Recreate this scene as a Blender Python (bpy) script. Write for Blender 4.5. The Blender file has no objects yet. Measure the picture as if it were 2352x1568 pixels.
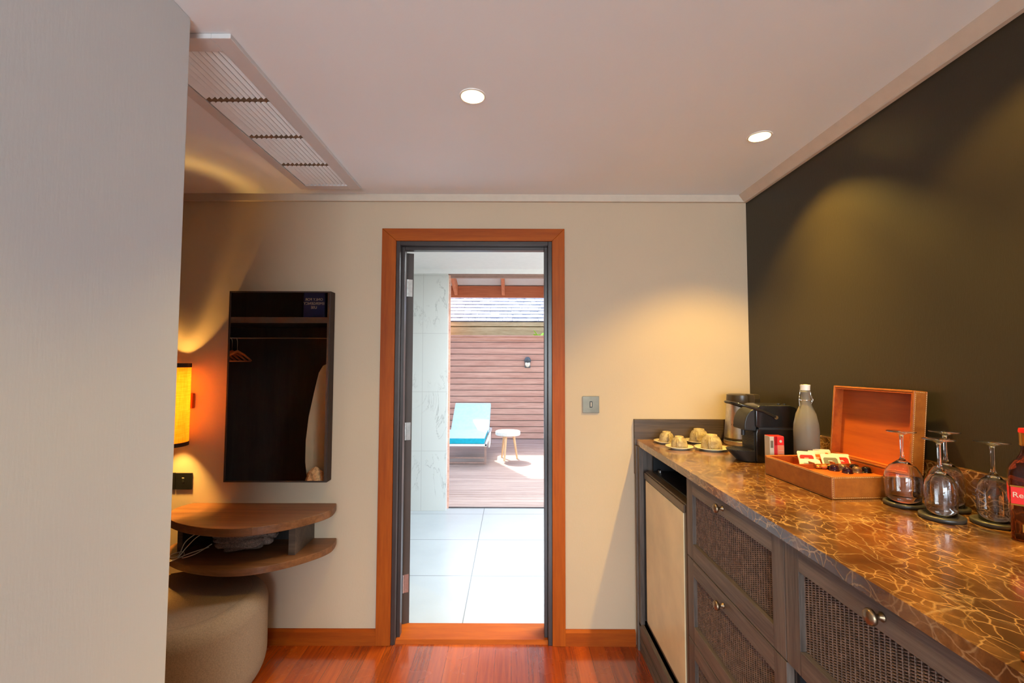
import bpy, bmesh, math, random
from mathutils import Vector, Matrix, noise
random.seed(7)
S = bpy.context.scene
COL = S.collection
PI = math.pi

# ------------------------------------------------------------------ camera
cam_d = bpy.data.cameras.new('camera')
cam_d.sensor_width = 36.0
cam_d.lens = 36.0 * 1045 / 2352
cam_d.clip_start = 0.02
cam_d.clip_end = 200
cam = bpy.data.objects.new('camera', cam_d)
COL.objects.link(cam)
cam.matrix_world = Matrix.Translation((0, 0, 1.49)) @ Matrix.Rotation(PI / 2 + 0.0488, 4, 'X') @ Matrix.Rotation(0.0029, 4, 'Z')
S.camera = cam

# ------------------------------------------------------------------ view
S.view_settings.view_transform = 'Standard'
S.view_settings.look = 'None'
S.view_settings.exposure = 0.0
S.view_settings.gamma = 1.0
S.view_settings.use_curve_mapping = False

# ------------------------------------------------------------------ world
W = bpy.data.worlds.new('world')
S.world = W
W.use_nodes = True
wn = W.node_tree
wn.nodes.clear()
sky = wn.nodes.new('ShaderNodeTexSky')
sky.sky_type = 'NISHITA'
sky.sun_disc = False
sky.sun_elevation = math.radians(50)
sky.sun_rotation = math.radians(-25)
sky.air_density = 1.0
sky.dust_density = 2.0
bg = wn.nodes.new('ShaderNodeBackground')
bg.inputs['Strength'].default_value = 1.15
wo = wn.nodes.new('ShaderNodeOutputWorld')
wn.links.new(sky.outputs[0], bg.inputs['Color'])
wn.links.new(bg.outputs[0], wo.inputs['Surface'])


def light(name, kind, loc, energy, color, rot=None, **kw):
    d = bpy.data.lights.new(name, kind)
    d.energy = energy
    d.color = color
    for k, v in kw.items():
        setattr(d, k, v)
    o = bpy.data.objects.new(name, d)
    o.location = loc
    if rot:
        o.rotation_euler = rot
    COL.objects.link(o)
    return o


def aim(o, direction):
    o.rotation_euler = Vector(direction).to_track_quat('-Z', 'Y').to_euler()


WARM = (1.0, 0.64, 0.12)
SUNL = light('sun', 'SUN', (-3, 12, 9), 9.0, (1.0, 0.95, 0.86), angle=0.01)
aim(SUNL, (0.36, -0.74, -0.98))
# daylight through the bedroom window behind the camera
WINL = light('window_daylight', 'AREA', (0.05, -3.55, 1.45), 195, (0.83, 0.93, 1.0), shape='RECTANGLE', size=2.3, size_y=1.7)
aim(WINL, (0, 1, 0.42))
# made-up roof light, added to brighten the bathroom and bounce off its floor
BATL = light('bathroom_fill_light', 'AREA', (1.30, 3.5, 2.50), 178, (0.88, 0.96, 1.0), shape='RECTANGLE', size=1.4, size_y=0.95)
aim(BATL, (0, 0, -1))

# ------------------------------------------------------------------ helpers


def lin(c):
    c = c / 255.0
    return c / 12.92 if c <= 0.04045 else ((c + 0.055) / 1.055) ** 2.4


def rgb(r, g, b):
    return (lin(r), lin(g), lin(b), 1.0)


class NT:
    def __init__(s, name):
        s.m = bpy.data.materials.new(name)
        s.m.use_nodes = True
        s.t = s.m.node_tree
        s.b = s.t.nodes['Principled BSDF']

    def n(s, kind, **kw):
        x = s.t.nodes.new('ShaderNode' + kind)
        for k, v in kw.items():
            if k in x.inputs.keys():
                x.inputs[k].default_value = v
            else:
                setattr(x, k, v)
        return x

    def l(s, a, b):
        s.t.links.new(a, b)

    def coords(s, scale=(1, 1, 1), loc=(0, 0, 0), rot=(0, 0, 0)):
        tc = s.n('TexCoord')
        mp = s.n('Mapping')
        mp.inputs['Scale'].default_value = scale
        mp.inputs['Location'].default_value = loc
        mp.inputs['Rotation'].default_value = rot
        s.l(tc.outputs['Object'], mp.inputs['Vector'])
        return mp.outputs[0]

    def noise(s, vec, scale, detail=4, rough=0.55, dist=0.0):
        x = s.n('TexNoise')
        x.inputs['Scale'].default_value = scale
        x.inputs['Detail'].default_value = detail
        x.inputs['Roughness'].default_value = rough
        x.inputs['Distortion'].default_value = dist
        s.l(vec, x.inputs['Vector'])
        return x.outputs['Fac']

    def ramp(s, fac, stops, interp='LINEAR'):
        r = s.n('ValToRGB')
        r.color_ramp.interpolation = interp
        el = r.color_ramp.elements
        while len(el) < len(stops):
            el.new(0.5)
        for e, (p, c) in zip(el, stops):
            e.position = p
            e.color = c if len(c) == 4 else (*c, 1)
        s.l(fac, r.inputs['Fac'])
        return r.outputs['Color']

    def mix(s, fac, a, b, mode='MIX'):
        x = s.n('Mix', data_type='RGBA', blend_type=mode)
        for sock, v in ((x.inputs[0], fac), (x.inputs[6], a), (x.inputs[7], b)):
            if hasattr(v, 'links'):
                s.l(v, sock)
            else:
                sock.default_value = v
        return x.outputs[2]

    def math(s, op, a, b=0.0):
        x = s.n('Math', operation=op)
        for i, v in enumerate((a, b)):
            if hasattr(v, 'links'):
                s.l(v, x.inputs[i])
            else:
                x.inputs[i].default_value = v
        return x.outputs[0]

    def bump(s, h, strength=0.2, dist=0.01):
        x = s.n('Bump')
        x.inputs['Strength'].default_value = strength
        x.inputs['Distance'].default_value = dist
        s.l(h, x.inputs['Height'])
        s.l(x.outputs[0], s.b.inputs['Normal'])

    def set(s, **kw):
        for k, v in kw.items():
            k = k.replace('_', ' ')
            if hasattr(v, 'links'):
                s.l(v, s.b.inputs[k])
            else:
                s.b.inputs[k].default_value = v


def plain(name, col, rough=0.5, metal=0.0, var=0.06, vscale=20, bump=0.0, bscale=300, **kw):
    """one colour with a little procedural variation"""
    t = NT(name)
    v = t.coords()
    f = t.noise(v, vscale, 3)
    dark = tuple(c * (1 - var * 2) for c in col[:3]) + (1,)
    light_ = tuple(min(1, c * (1 + var * 2)) for c in col[:3]) + (1,)
    t.set(Base_Color=t.ramp(f, [(0.3, dark), (0.7, light_)]), Roughness=rough, Metallic=metal, **kw)
    if bump:
        t.bump(t.noise(v, bscale, 2), bump, 0.002)
    return t.m


def wood(name, c1, c2, axis=0, grain=30, rough=0.4, bump=0.1, stretch=14.0, coat=0.0, fine=1.0, spec=0.5):
    t = NT(name)
    t.b.inputs['Specular IOR Level'].default_value = spec
    sc = [1.0, 1.0, 1.0]
    sc[axis] = 1.0 / stretch
    v = t.coords(scale=tuple(sc))
    big = t.noise(v, grain * 0.35, 4, 0.6, 1.2)
    f = t.noise(v, grain * 3.0 * fine, 5, 0.7)
    h = t.mix(0.45, big, f)
    t.set(Base_Color=t.ramp(h, [(0.36, c1), (0.62, c2)]), Roughness=rough)
    if coat:
        t.set(Coat_Weight=coat, Coat_Roughness=0.12)
    t.bump(f, bump, 0.002)
    return t.m


M = {}


def wall_mat(name, col, bump=0.25, rough=0.85, s=60, spec=0.3):
    t = NT(name)
    v = t.coords()
    a = t.noise(v, 1.4, 2)
    c0 = tuple(c * 0.96 for c in col[:3]) + (1,)
    t.set(Base_Color=t.ramp(a, [(0.3, c0), (0.7, col)]), Roughness=rough)
    t.b.inputs['Specular IOR Level'].default_value = spec
    t.bump(t.mix(0.5, t.noise(v, s, 5), t.noise(t.coords(scale=(1, 1, 0.15)), s * 4, 3)), bump, 0.003)
    return t.m


M['wall'] = wall_mat('wall_paint_lamp_toned', (0.57, 0.445, 0.315, 1))  # warm lamplight and weaker daylight are put into this wall colour
M['part'] = wall_mat('wall_paint_daylight_toned', (0.66, 0.67, 0.67, 1), bump=0.16, s=40)  # same wall paint, coloured cooler to carry the daylight on the partition
M['ceil'] = wall_mat('ceiling_paint', (0.86, 0.89, 0.91, 1), bump=0.1)
M['olive'] = wall_mat('dark_olive_wall_paint', (0.028, 0.021, 0.010, 1), bump=0.22, rough=0.42, s=90, spec=0.4)
M['trimw'] = plain('trim_paint', (0.60, 0.50, 0.40, 1), 0.6, var=0.02)
M['bath_ceil'] = plain('bathroom_ceiling_paint', (0.72, 0.72, 0.70, 1), 0.8, var=0.01)

t = NT('timber_floor_boards')
v = t.coords()
br = t.n('TexBrick')
br.offset = 0.37
br.offset_frequency = 2
mp = t.n('Mapping')
mp.inputs['Rotation'].default_value = (0, 0, PI / 2)
tc = t.n('TexCoord')
t.l(tc.outputs['Object'], mp.inputs['Vector'])
t.l(mp.outputs[0], br.inputs['Vector'])
for k, x in (('Scale', 1.0), ('Mortar Size', 0.0012), ('Mortar Smooth', 0.4), ('Bias', 0.0), ('Brick Width', 2.6), ('Row Height', 0.082)):
    br.inputs[k].default_value = x
br.inputs['Color1'].default_value = (0.0, 0.0, 0.0, 1)
br.inputs['Color2'].default_value = (1, 1, 1, 1)
br.inputs['Mortar'].default_value = (0.0, 0.0, 0.0, 1)
plank = t.ramp(br.outputs['Color'], [(0.0, rgb(84, 24, 2)), (0.35, rgb(134, 46, 3)), (0.7, rgb(164, 64, 5)), (1.0, rgb(184, 84, 10))])
gr = t.noise(t.coords(scale=(1, 0.05, 1)), 60, 5, 0.65, 0.6)
g2 = t.mix(0.45, plank, t.ramp(gr, [(0.3, rgb(98, 28, 2)), (0.7, rgb(184, 84, 10))]))
t.set(Base_Color=g2, Roughness=t.ramp(t.noise(v, 5, 3), [(0.3, (0.2, 0.2, 0.2)), (0.8, (0.34, 0.34, 0.34))]))
t.set(Coat_Weight=1.0, Coat_Roughness=0.13, Coat_IOR=1.8)
t.bump(t.mix(0.8, gr, br.outputs['Fac']), 0.12, 0.002)
M['floor'] = t.m

M['trim'] = wood('red_timber_trim', rgb(142, 60, 5), rgb(172, 84, 12), axis=2, grain=22, rough=0.5, bump=0.04, spec=0.22)
M['trimx'] = wood('red_timber_trim_across', rgb(142, 60, 5), rgb(172, 84, 12), axis=0, grain=22, rough=0.5, bump=0.04, spec=0.22)
M['jamb'] = plain('dark_bronze_jamb', rgb(58, 48, 46), 0.3, var=0.08, vscale=6)
M['leaf'] = plain('dark_door_leaf', rgb(80, 70, 66), 0.45, var=0.05, vscale=6)
M['steel'] = plain('brushed_steel', (0.62, 0.60, 0.57, 1), 0.32, 1.0, var=0.05, vscale=60)
M['brass'] = plain('aged_brass', rgb(150, 128, 104), 0.38, 1.0, var=0.1, vscale=80)
M['chrome'] = plain('chrome', (0.8, 0.78, 0.74, 1), 0.1, 1.0, var=0.01)
M['darkwood_z'] = wood('dark_stained_oak_upright', rgb(70, 60, 54), rgb(118, 104, 95), axis=2, grain=60, rough=0.5, bump=0.35, stretch=22)
M['darkwood_y'] = wood('dark_stained_oak_along', rgb(70, 60, 54), rgb(118, 104, 95), axis=1, grain=60, rough=0.5, bump=0.35, stretch=22)
M['darkwood_x'] = wood('dark_stained_oak_across', rgb(58, 46, 38), rgb(98, 80, 66), axis=0, grain=40, rough=0.42, bump=0.2, stretch=22)
M['shelfwood'] = wood('dark_walnut_shelf', rgb(92, 56, 28), rgb(138, 90, 52), axis=0, grain=26, rough=0.42, bump=0.12, stretch=18)
M['wardwood'] = wood('wardrobe_dark_veneer', rgb(24, 20, 18), rgb(44, 38, 34), axis=2, grain=30, rough=0.5, bump=0.1)
M['wardlip'] = plain('wardrobe_grey_lipping', rgb(96, 84, 76), 0.5)
M['cane'] = plain('woven_cane', rgb(116, 92, 78), 0.55, var=0.2, vscale=60)
M['canedark'] = plain('cane_backing', rgb(40, 31, 27), 0.7)
M['black'] = plain('black_gloss_plastic', (0.012, 0.012, 0.014, 1), 0.14, var=0.05)
M['blackm'] = plain('black_matt_plastic', (0.016, 0.016, 0.018, 1), 0.45, var=0.05)
M['niche'] = plain('niche_black_board', (0.010, 0.011, 0.014, 1), 0.6)
M['rubber'] = plain('charcoal_rubber', (0.036, 0.031, 0.026, 1), 0.38, var=0.1, vscale=70)
M['fridge'] = plain('cream_fridge_door', rgb(226, 210, 172), 0.34, var=0.06, vscale=5)
M['fridgeframe'] = plain('dark_bronze_fridge_frame', rgb(92, 76, 62), 0.3, 0.3, var=0.05)
M['kettlelid'] = plain('dark_kettle_lid', rgb(54, 46, 38), 0.3)
M['cream'] = plain('cream_china', rgb(222, 208, 180), 0.22, var=0.02, Coat_Weight=0.5)
t = NT('speckled_stoneware')
v = t.coords()
t.set(Base_Color=t.ramp(t.noise(v, 30, 6, 0.8), [(0.35, rgb(122, 102, 72)), (0.65, rgb(184, 166, 130))]), Roughness=0.55)
M['stoneware'] = t.m
M['leather'] = wood('tan_leather', rgb(136, 72, 20), rgb(172, 100, 34), axis=1, grain=14, rough=0.42, bump=0.08, stretch=1.5)
M['cedar'] = wood('orange_cedar_lining', rgb(140, 56, 8), rgb(178, 86, 20), axis=1, grain=16, rough=0.42, bump=0.04)
M['stitch'] = plain('pale_stitching', rgb(226, 190, 130), 0.8)
M['white'] = plain('white_paper', rgb(198, 188, 168), 0.6, var=0.02)
M['whitep'] = plain('white_enamel', rgb(236, 232, 224), 0.4, var=0.01)
M['red'] = plain('red_print', rgb(200, 24, 26), 0.45, var=0.03)
M['redbr'] = plain('bright_red_print', rgb(224, 30, 22), 0.4, var=0.03)
M['orange'] = plain('orange_print', rgb(232, 92, 24), 0.5, var=0.03)
M['salmon'] = plain('salmon_print', rgb(226, 128, 92), 0.5, var=0.05)
M['russet'] = plain('russet_print', rgb(186, 88, 36), 0.5, var=0.03)
M['slate'] = plain('grey_green_print', rgb(104, 98, 78), 0.5, var=0.03)
M['purple'] = plain('dark_purple_foil', rgb(52, 20, 36), 0.15, 0.5)
M['mocha'] = plain('mocha_foil', rgb(112, 84, 70), 0.22, 0.6)
M['espresso'] = plain('black_foil', rgb(24, 14, 18), 0.12, 0.5)
M['gold'] = plain('gold_foil', rgb(196, 140, 60), 0.25, 0.9)
M['fabric'] = plain('beige_pouf_fabric', rgb(132, 108, 84), 0.95, var=0.1, vscale=240, bump=0.5, bscale=700)
M['linen'] = plain('knit_cloth', rgb(134, 112, 100), 0.95, var=0.25, vscale=160, bump=0.7, bscale=260)
M['cord'] = plain('pale_cord', rgb(220, 205, 180), 0.8)
M['lightgrille'] = plain('white_grille_frame_shaded', (0.64, 0.62, 0.61, 1), 0.5, var=0.01)  # white frame greyed so it looks less lit than the slats
M['slatw'] = plain('white_grille_slat_lit', (0.86, 0.87, 0.88, 1), 0.45, var=0.01)  # slats coloured brighter to stand for the light they catch
M['grilledark'] = plain('grille_painted_shade', rgb(120, 100, 78), 0.8)  # shade inside the vent, painted as brown
M['navy'] = plain('navy_nylon', rgb(18, 34, 84), 0.6)
M['board'] = plain('cream_board_cover', rgb(196, 184, 150), 0.8, var=0.04, vscale=4)
M['hanger'] = plain('varnished_hanger_wood', rgb(206, 104, 44), 0.35, var=0.1)
M['straw'] = plain('woven_straw', rgb(226, 176, 120), 0.8, var=0.2, vscale=60)
M['bandw'] = plain('dark_brown_band', rgb(52, 34, 26), 0.7)

# mirror
t = NT('mirror_glass')
t.set(Base_Color=(0.86, 0.87, 0.88, 1), Metallic=1.0, Roughness=0.012)
M['mirror'] = t.m


def glass(name, col=(1, 1, 1, 1), rough=0.0, ior=1.45, tw=1.0):
    t = NT(name)
    t.set(Base_Color=col, Roughness=rough, IOR=ior, Transmission_Weight=tw)
    return t.m


M['glass'] = glass('clear_glass', (0.98, 0.98, 0.97, 1))
M['frost'] = glass('frosted_bottle_glass', (0.54, 0.49, 0.40, 1), 0.35, 1.2, 0.75)
M['whisky'] = glass('amber_spirit', (0.62, 0.16, 0.03, 1), 0.0, 1.36)

# emissive lamp disc
t = NT('lamp_disc_glow')
t.set(Base_Color=(1, 1, 1, 1), Emission_Color=(1.0, 0.86, 0.62, 1), Emission_Strength=9.0)
M['glow'] = t.m
# linen shade
t = NT('orange_linen_shade')
v = t.coords()
wv = t.mix(0.5, t.noise(t.coords(scale=(1, 1, 0.06)), 260, 3), t.noise(t.coords(scale=(0.06, 0.06, 1)), 260, 3))
colr = t.ramp(wv, [(0.38, rgb(238, 178, 92)), (0.62, rgb(250, 208, 130))])
df = t.n('BsdfDiffuse')
tr = t.n('BsdfTranslucent')
mx = t.n('MixShader')
mx.inputs[0].default_value = 0.93
t.l(colr, df.inputs['Color'])
t.l(colr, tr.inputs['Color'])
t.l(df.outputs[0], mx.inputs[1])
t.l(tr.outputs[0], mx.inputs[2])
t.l(mx.outputs[0], t.t.nodes['Material Output'].inputs['Surface'])
M['shade'] = t.m

# brown emperador marble
t = NT('brown_veined_marble')
v = t.coords()
warp = t.n('TexNoise')
warp.inputs['Scale'].default_value = 14.0
warp.inputs['Detail'].default_value = 5
t.l(v, warp.inputs['Vector'])
vm = t.n('VectorMath', operation='MULTIPLY_ADD')
t.l(warp.outputs['Color'], vm.inputs[0])
vm.inputs[1].default_value = (0.045, 0.045, 0.045)
t.l(v, vm.inputs[2])


def veins(scale, w, stretch=(1, 1, 1)):
    mp = t.n('Mapping')
    mp.inputs['Scale'].default_value = stretch
    mp.inputs['Rotation'].default_value = (0, 0, 0.5)
    t.l(vm.outputs[0], mp.inputs['Vector'])
    vo = t.n('TexVoronoi', feature='DISTANCE_TO_EDGE')
    vo.inputs['Scale'].default_value = scale
    t.l(mp.outputs[0], vo.inputs['Vector'])
    return t.ramp(vo.outputs['Distance'], [(0.0, (1, 1, 1)), (w, (0, 0, 0))])


cloud = t.noise(v, 4.5, 8, 0.68, 0.5)
base = t.ramp(cloud, [(0.36, rgb(66, 38, 14)), (0.5, rgb(92, 56, 24)), (0.6, rgb(126, 82, 40)), (0.72, rgb(176, 126, 72))])
vn1 = veins(13, 0.028, (1.1, 0.75, 1))
vn2 = veins(34, 0.06, (1.1, 0.7, 1))
vn3 = veins(5, 0.009, (1.3, 0.5, 1))
thin = t.math('MULTIPLY', vn2, t.ramp(t.noise(v, 9, 3), [(0.38, (0, 0, 0)), (0.54, (1, 1, 1))]))
c = t.mix(t.math('MULTIPLY', vn1, t.ramp(t.noise(v, 4, 3), [(0.4, (0.1, 0.1, 0.1)), (0.65, (0.48, 0.48, 0.48))])), base, rgb(206, 168, 122))
c = t.mix(t.math('MULTIPLY', thin, 0.7), c, rgb(190, 150, 104))
c = t.mix(t.math('MULTIPLY', vn3, 0.3), c, rgb(214, 184, 144))
t.set(Base_Color=c, Roughness=0.26, Coat_Weight=0.8, Coat_Roughness=0.12, Coat_IOR=1.6)
M['marble'] = t.m

# white marble panels in the bathroom
t = NT('white_marble_wall_tile')
v = t.coords()
vo = t.noise(t.coords(scale=(1.6, 1.0, 0.7), rot=(0, 0.7, 0)), 2.2, 8, 0.62, 1.6)
vein = t.ramp(vo, [(0.485, (0, 0, 0)), (0.5, (1, 1, 1)), (0.515, (0, 0, 0))])
vein = t.math('MULTIPLY', vein, t.ramp(t.noise(v, 3.1, 2), [(0.5, (0, 0, 0)), (0.62, (1, 1, 1))]))
c = t.mix(t.math('MULTIPLY', vein, 0.55), (0.60, 0.62, 0.60, 1), (0.24, 0.25, 0.25, 1))
br = t.n('TexBrick')
br.offset = 0.0
mp = t.n('Mapping')
mp.inputs['Location'].default_value = (0.92, 0.0, 0.02)
mp.inputs['Rotation'].default_value = (-PI / 2, 0, 0)
tc = t.n('TexCoord')
t.l(tc.outputs['Object'], mp.inputs['Vector'])
t.l(mp.outputs[0], br.inputs['Vector'])
for k, x in (('Scale', 1.0), ('Mortar Size', 0.0025), ('Brick Width', 0.6), ('Row Height', 0.6)):
    br.inputs[k].default_value = x
t.set(Base_Color=t.mix(br.outputs['Fac'], c, (0.48, 0.49, 0.48, 1)), Roughness=0.18)
M['wmarble'] = t.m

# bathroom floor tile
t = NT('large_pale_floor_tile')
v = t.coords()
br = t.n('TexBrick')
br.offset = 0.0
mp = t.n('Mapping')
mp.inputs['Location'].default_value = (0.28, -3.276 + 0.0, 0)
tc = t.n('TexCoord')
t.l(tc.outputs['Object'], mp.inputs['Vector'])
t.l(mp.outputs[0], br.inputs['Vector'])
for k, x in (('Scale', 1.0), ('Mortar Size', 0.003), ('Brick Width', 1.316), ('Row Height', 0.658)):
    br.inputs[k].default_value = x
c = t.ramp(t.noise(v, 2.5, 5), [(0.3, (0.39, 0.43, 0.45, 1)), (0.7, (0.43, 0.47, 0.49, 1))])
t.set(Base_Color=t.mix(br.outputs['Fac'], c, (0.16, 0.18, 0.18, 1)), Roughness=0.25)
M['tile'] = t.m

# weathered outdoor timbers
M['deckw'] = wood('silvered_deck_timber', rgb(150, 124, 112), rgb(196, 174, 162), axis=0, grain=24, rough=0.5, bump=0.2, stretch=16)
M['fencew'] = wood('pink_brown_fence_timber', rgb(184, 132, 114), rgb(218, 172, 152), axis=0, grain=18, rough=0.6, bump=0.2, stretch=16)
M['oldboard'] = wood('mossy_old_board', rgb(168, 140, 92), rgb(206, 182, 136), axis=0, grain=14, rough=0.7, bump=0.2, stretch=10)
M['eavew'] = wood('orange_eave_timber', rgb(176, 94, 58), rgb(208, 126, 86), axis=0, grain=14, rough=0.5, bump=0.1)
M['eavewy'] = wood('orange_rafter_timber', rgb(190, 108, 70), rgb(222, 144, 104), axis=1, grain=14, rough=0.5, bump=0.1)
t = NT('grey_timber_shingle')
v = t.coords()
t.set(Base_Color=t.ramp(t.noise(v, 6, 5, 0.7), [(0.3, rgb(112, 114, 122)), (0.7, rgb(160, 163, 172))]), Roughness=0.7)
M['shingle'] = t.m
M['aqua'] = plain('aqua_canvas', rgb(182, 222, 236), 0.8, var=0.05)
M['aquad'] = plain('deep_aqua_canvas', rgb(20, 168, 190), 0.8, var=0.05)
M['pale_oak'] = wood('pale_oak_legs', rgb(214, 164, 116), rgb(236, 196, 152), axis=2, grain=20, rough=0.5, bump=0.05)
M['concrete'] = plain('white_terrazzo', rgb(216, 214, 206), 0.6, var=0.04, vscale=60)
M['loungeleg'] = plain('bronze_lounger_leg', rgb(150, 120, 108), 0.5)
t = NT('lime_green_leaf')
t.set(Base_Color=rgb(150, 205, 40), Roughness=0.5)
M['leafg'] = t.m
M['grey_lamp'] = plain('grey_cast_lamp_body', rgb(84, 92, 96), 0.5)
M['opal'] = plain('opal_lamp_glass', rgb(236, 230, 212), 0.3, var=0.01)

# ------------------------------------------------------------------ mesh builder


class MB:
    def __init__(s):
        s.bm = bmesh.new()

    def _t(s, verts, mat):
        if mat is not None:
            bmesh.ops.transform(s.bm, matrix=mat, verts=verts)

    def box(s, x0, x1, y0, y1, z0, z1, mat=None):
        vs = [s.bm.verts.new((x, y, z)) for x in (x0, x1) for y in (y0, y1) for z in (z0, z1)]
        for f in ((0, 1, 3, 2), (4, 6, 7, 5), (0, 4, 5, 1), (2, 3, 7, 6), (0, 2, 6, 4), (1, 5, 7, 3)):
            s.bm.faces.new([vs[i] for i in f])
        s._t(vs, mat)
        return s

    def face(s, pts):
        s.bm.faces.new([s.bm.verts.new(p) for p in pts])
        return s

    def prism(s, poly, axis, a, b, mat=None):
        """extrude a 2D outline along axis from a to b (outline in the other two axes)"""
        def mk(p, h):
            q = list(p)
            q.insert(axis, h)
            return s.bm.verts.new(q)
        A = [mk(p, a) for p in poly]
        B = [mk(p, b) for p in poly]
        n = len(poly)
        s.bm.faces.new(A)
        s.bm.faces.new(B[::-1])
        for i in range(n):
            s.bm.faces.new([A[i], B[i], B[(i + 1) % n], A[(i + 1) % n]])
        s._t(A + B, mat)
        return s

    def lathe(s, prof, c=(0, 0, 0), n=40, close=False, sx=1, sy=1, mat=None, a0=0, a1=2 * PI):
        full = abs(a1 - a0 - 2 * PI) < 1e-6
        k = n if full else n + 1
        rings = []
        allv = []
        for r, z in prof:
            if r < 1e-6:
                vv = s.bm.verts.new((c[0], c[1], c[2] + z))
                rings.append([vv] * k)
                allv.append(vv)
            else:
                ring = []
                for i in range(k):
                    a = a0 + (a1 - a0) * i / n
                    ring.append(s.bm.verts.new((c[0] + r * sx * math.cos(a), c[1] + r * sy * math.sin(a), c[2] + z)))
                rings.append(ring)
                allv += ring
        pairs = list(zip(rings, rings[1:]))
        if close:
            pairs.append((rings[-1], rings[0]))
        for A, B in pairs:
            for i in range(n):
                j = (i + 1) % k
                q = [A[i], A[j], B[j], B[i]]
                u = []
                for w in q:
                    if w not in u:
                        u.append(w)
                if len(u) > 2:
                    try:
                        s.bm.faces.new(u)
                    except ValueError:
                        pass
        s._t(allv, mat)
        return s

    def cyl(s, p0, p1, r, r1=None, n=20, cap=True):
        return s.tube([p0, p1], [r, r if r1 is None else r1], n, cap)

    def tube(s, pts, r, n=10, cap=True, closed=False, flat=None):
        pts = [Vector(p) for p in pts]
        m = len(pts)
        rr = r if isinstance(r, (list, tuple)) else [r] * m
        up = None
        rings = []
        for i, p in enumerate(pts):
            if closed:
                d = pts[(i + 1) % m] - pts[i - 1]
            else:
                d = pts[min(i + 1, m - 1)] - pts[max(i - 1, 0)]
            d.normalize()
            if up is None:
                up = Vector((0, 0, 1)) if abs(d.z) < 0.9 else Vector((1, 0, 0))
            a = d.cross(up)
            if a.length < 1e-5:
                a = d.cross(Vector((0, 1, 0)))
            a.normalize()
            b = a.cross(d).normalized()
            up = b
            fb = flat if flat else 1.0
            rings.append([s.bm.verts.new(p + rr[i] * (math.cos(2 * PI * k / n) * a + fb * math.sin(2 * PI * k / n) * b)) for k in range(n)])
        prs = list(zip(rings, rings[1:]))
        if closed:
            prs.append((rings[-1], rings[0]))
        for A, B in prs:
            for k in range(n):
                s.bm.faces.new([A[k], A[(k + 1) % n], B[(k + 1) % n], B[k]])
        if cap and not closed:
            s.bm.faces.new(rings[0])
            s.bm.faces.new(rings[-1][::-1])
        return s

    def build(s, name, mat, parent=None, bevel=0, seg=2, smooth=False, world=False, sub=0, loc=None):
        bm = s.bm
        if world and parent is not None:
            off = Vector(parent.location)
            p2 = parent.parent
            while p2 is not None:
                off += Vector(p2.location)
                p2 = p2.parent
            bmesh.ops.translate(bm, vec=-off, verts=bm.verts)
        if loc is not None:
            bmesh.ops.translate(bm, vec=-Vector(loc), verts=bm.verts)
        bmesh.ops.recalc_face_normals(bm, faces=bm.faces)
        me = bpy.data.meshes.new(name)
        bm.to_mesh(me)
        bm.free()
        if isinstance(mat, str):
            mat = M[mat]
        me.materials.append(mat)
        if smooth:
            for p in me.polygons:
                p.use_smooth = True
            if smooth != 'all':
                me.set_sharp_from_angle(angle=math.radians(40))
        o = bpy.data.objects.new(name, me)
        if loc is not None:
            o.location = loc
        COL.objects.link(o)
        if parent is not None:
            o.parent = parent
        if bevel:
            b = o.modifiers.new('bevel', 'BEVEL')
            b.width = bevel
            b.segments = seg
            b.limit_method = 'ANGLE'
            b.harden_normals = False
        if sub:
            u = o.modifiers.new('sub', 'SUBSURF')
            u.levels = u.render_levels = sub
        return o


def tag(o, label=None, cat=None, group=None, kind=None):
    if label:
        o['label'] = label
    if cat:
        o['category'] = cat
    if group:
        o['group'] = group
    if kind:
        o['kind'] = kind
    return o


def empty(name, loc, label=None, cat=None, group=None, kind=None, rz=0):
    o = bpy.data.objects.new(name, None)
    o.empty_display_size = 0.05
    o.location = loc
    o.rotation_euler = (0, 0, rz)
    COL.objects.link(o)
    return tag(o, label, cat, group, kind)


def struct(name, mb, mat, parent=None, **kw):
    o = mb.build(name, mat, parent, **kw)
    if parent is None:
        o['kind'] = 'structure'
    return o


def copy_tree(o, parent=None):
    c = o.copy()
    COL.objects.link(c)
    c.parent = parent
    for ch in list(o.children):
        copy_tree(ch, c)
    return c


def text(name, body, size, loc, rot, mat, parent, depth=0.0004, align='CENTER', xs=1.0):
    """lettering turned into a mesh of its own"""
    cu = bpy.data.curves.new(name, 'FONT')
    cu.body = body
    cu.size = size
    cu.extrude = depth
    cu.align_x = align
    cu.align_y = 'CENTER'
    cu.space_line = 1.1
    tmp = bpy.data.objects.new(name + '_tmp', cu)
    COL.objects.link(tmp)
    bpy.context.view_layer.update()
    me = bpy.data.meshes.new_from_object(tmp.evaluated_get(bpy.context.evaluated_depsgraph_get()))
    bpy.data.objects.remove(tmp)
    me.materials.clear()
    me.materials.append(M[mat])
    o = bpy.data.objects.new(name, me)
    o.location = loc
    o.rotation_euler = rot
    o.scale = (xs, 1, 1)
    COL.objects.link(o)
    o.parent = parent
    return o


# ================================================================== SETTING
D = 2.496      # hall face of the back wall
DB = 2.62      # bathroom face of it
ZC = 2.43      # ceiling
XR = 1.301     # right wall face
DX0, DX1, DZ = -0.64, 0.219, 2.165     # casing inner edges

struct('floor', MB().box(-3.3, 1.45, -3.6, 2.60, -0.05, 0.0), 'floor')
f2 = struct('floor', MB().box(-2.2, 2.3, 2.60, 4.785, -0.05, 0.0), 'tile')
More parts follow.
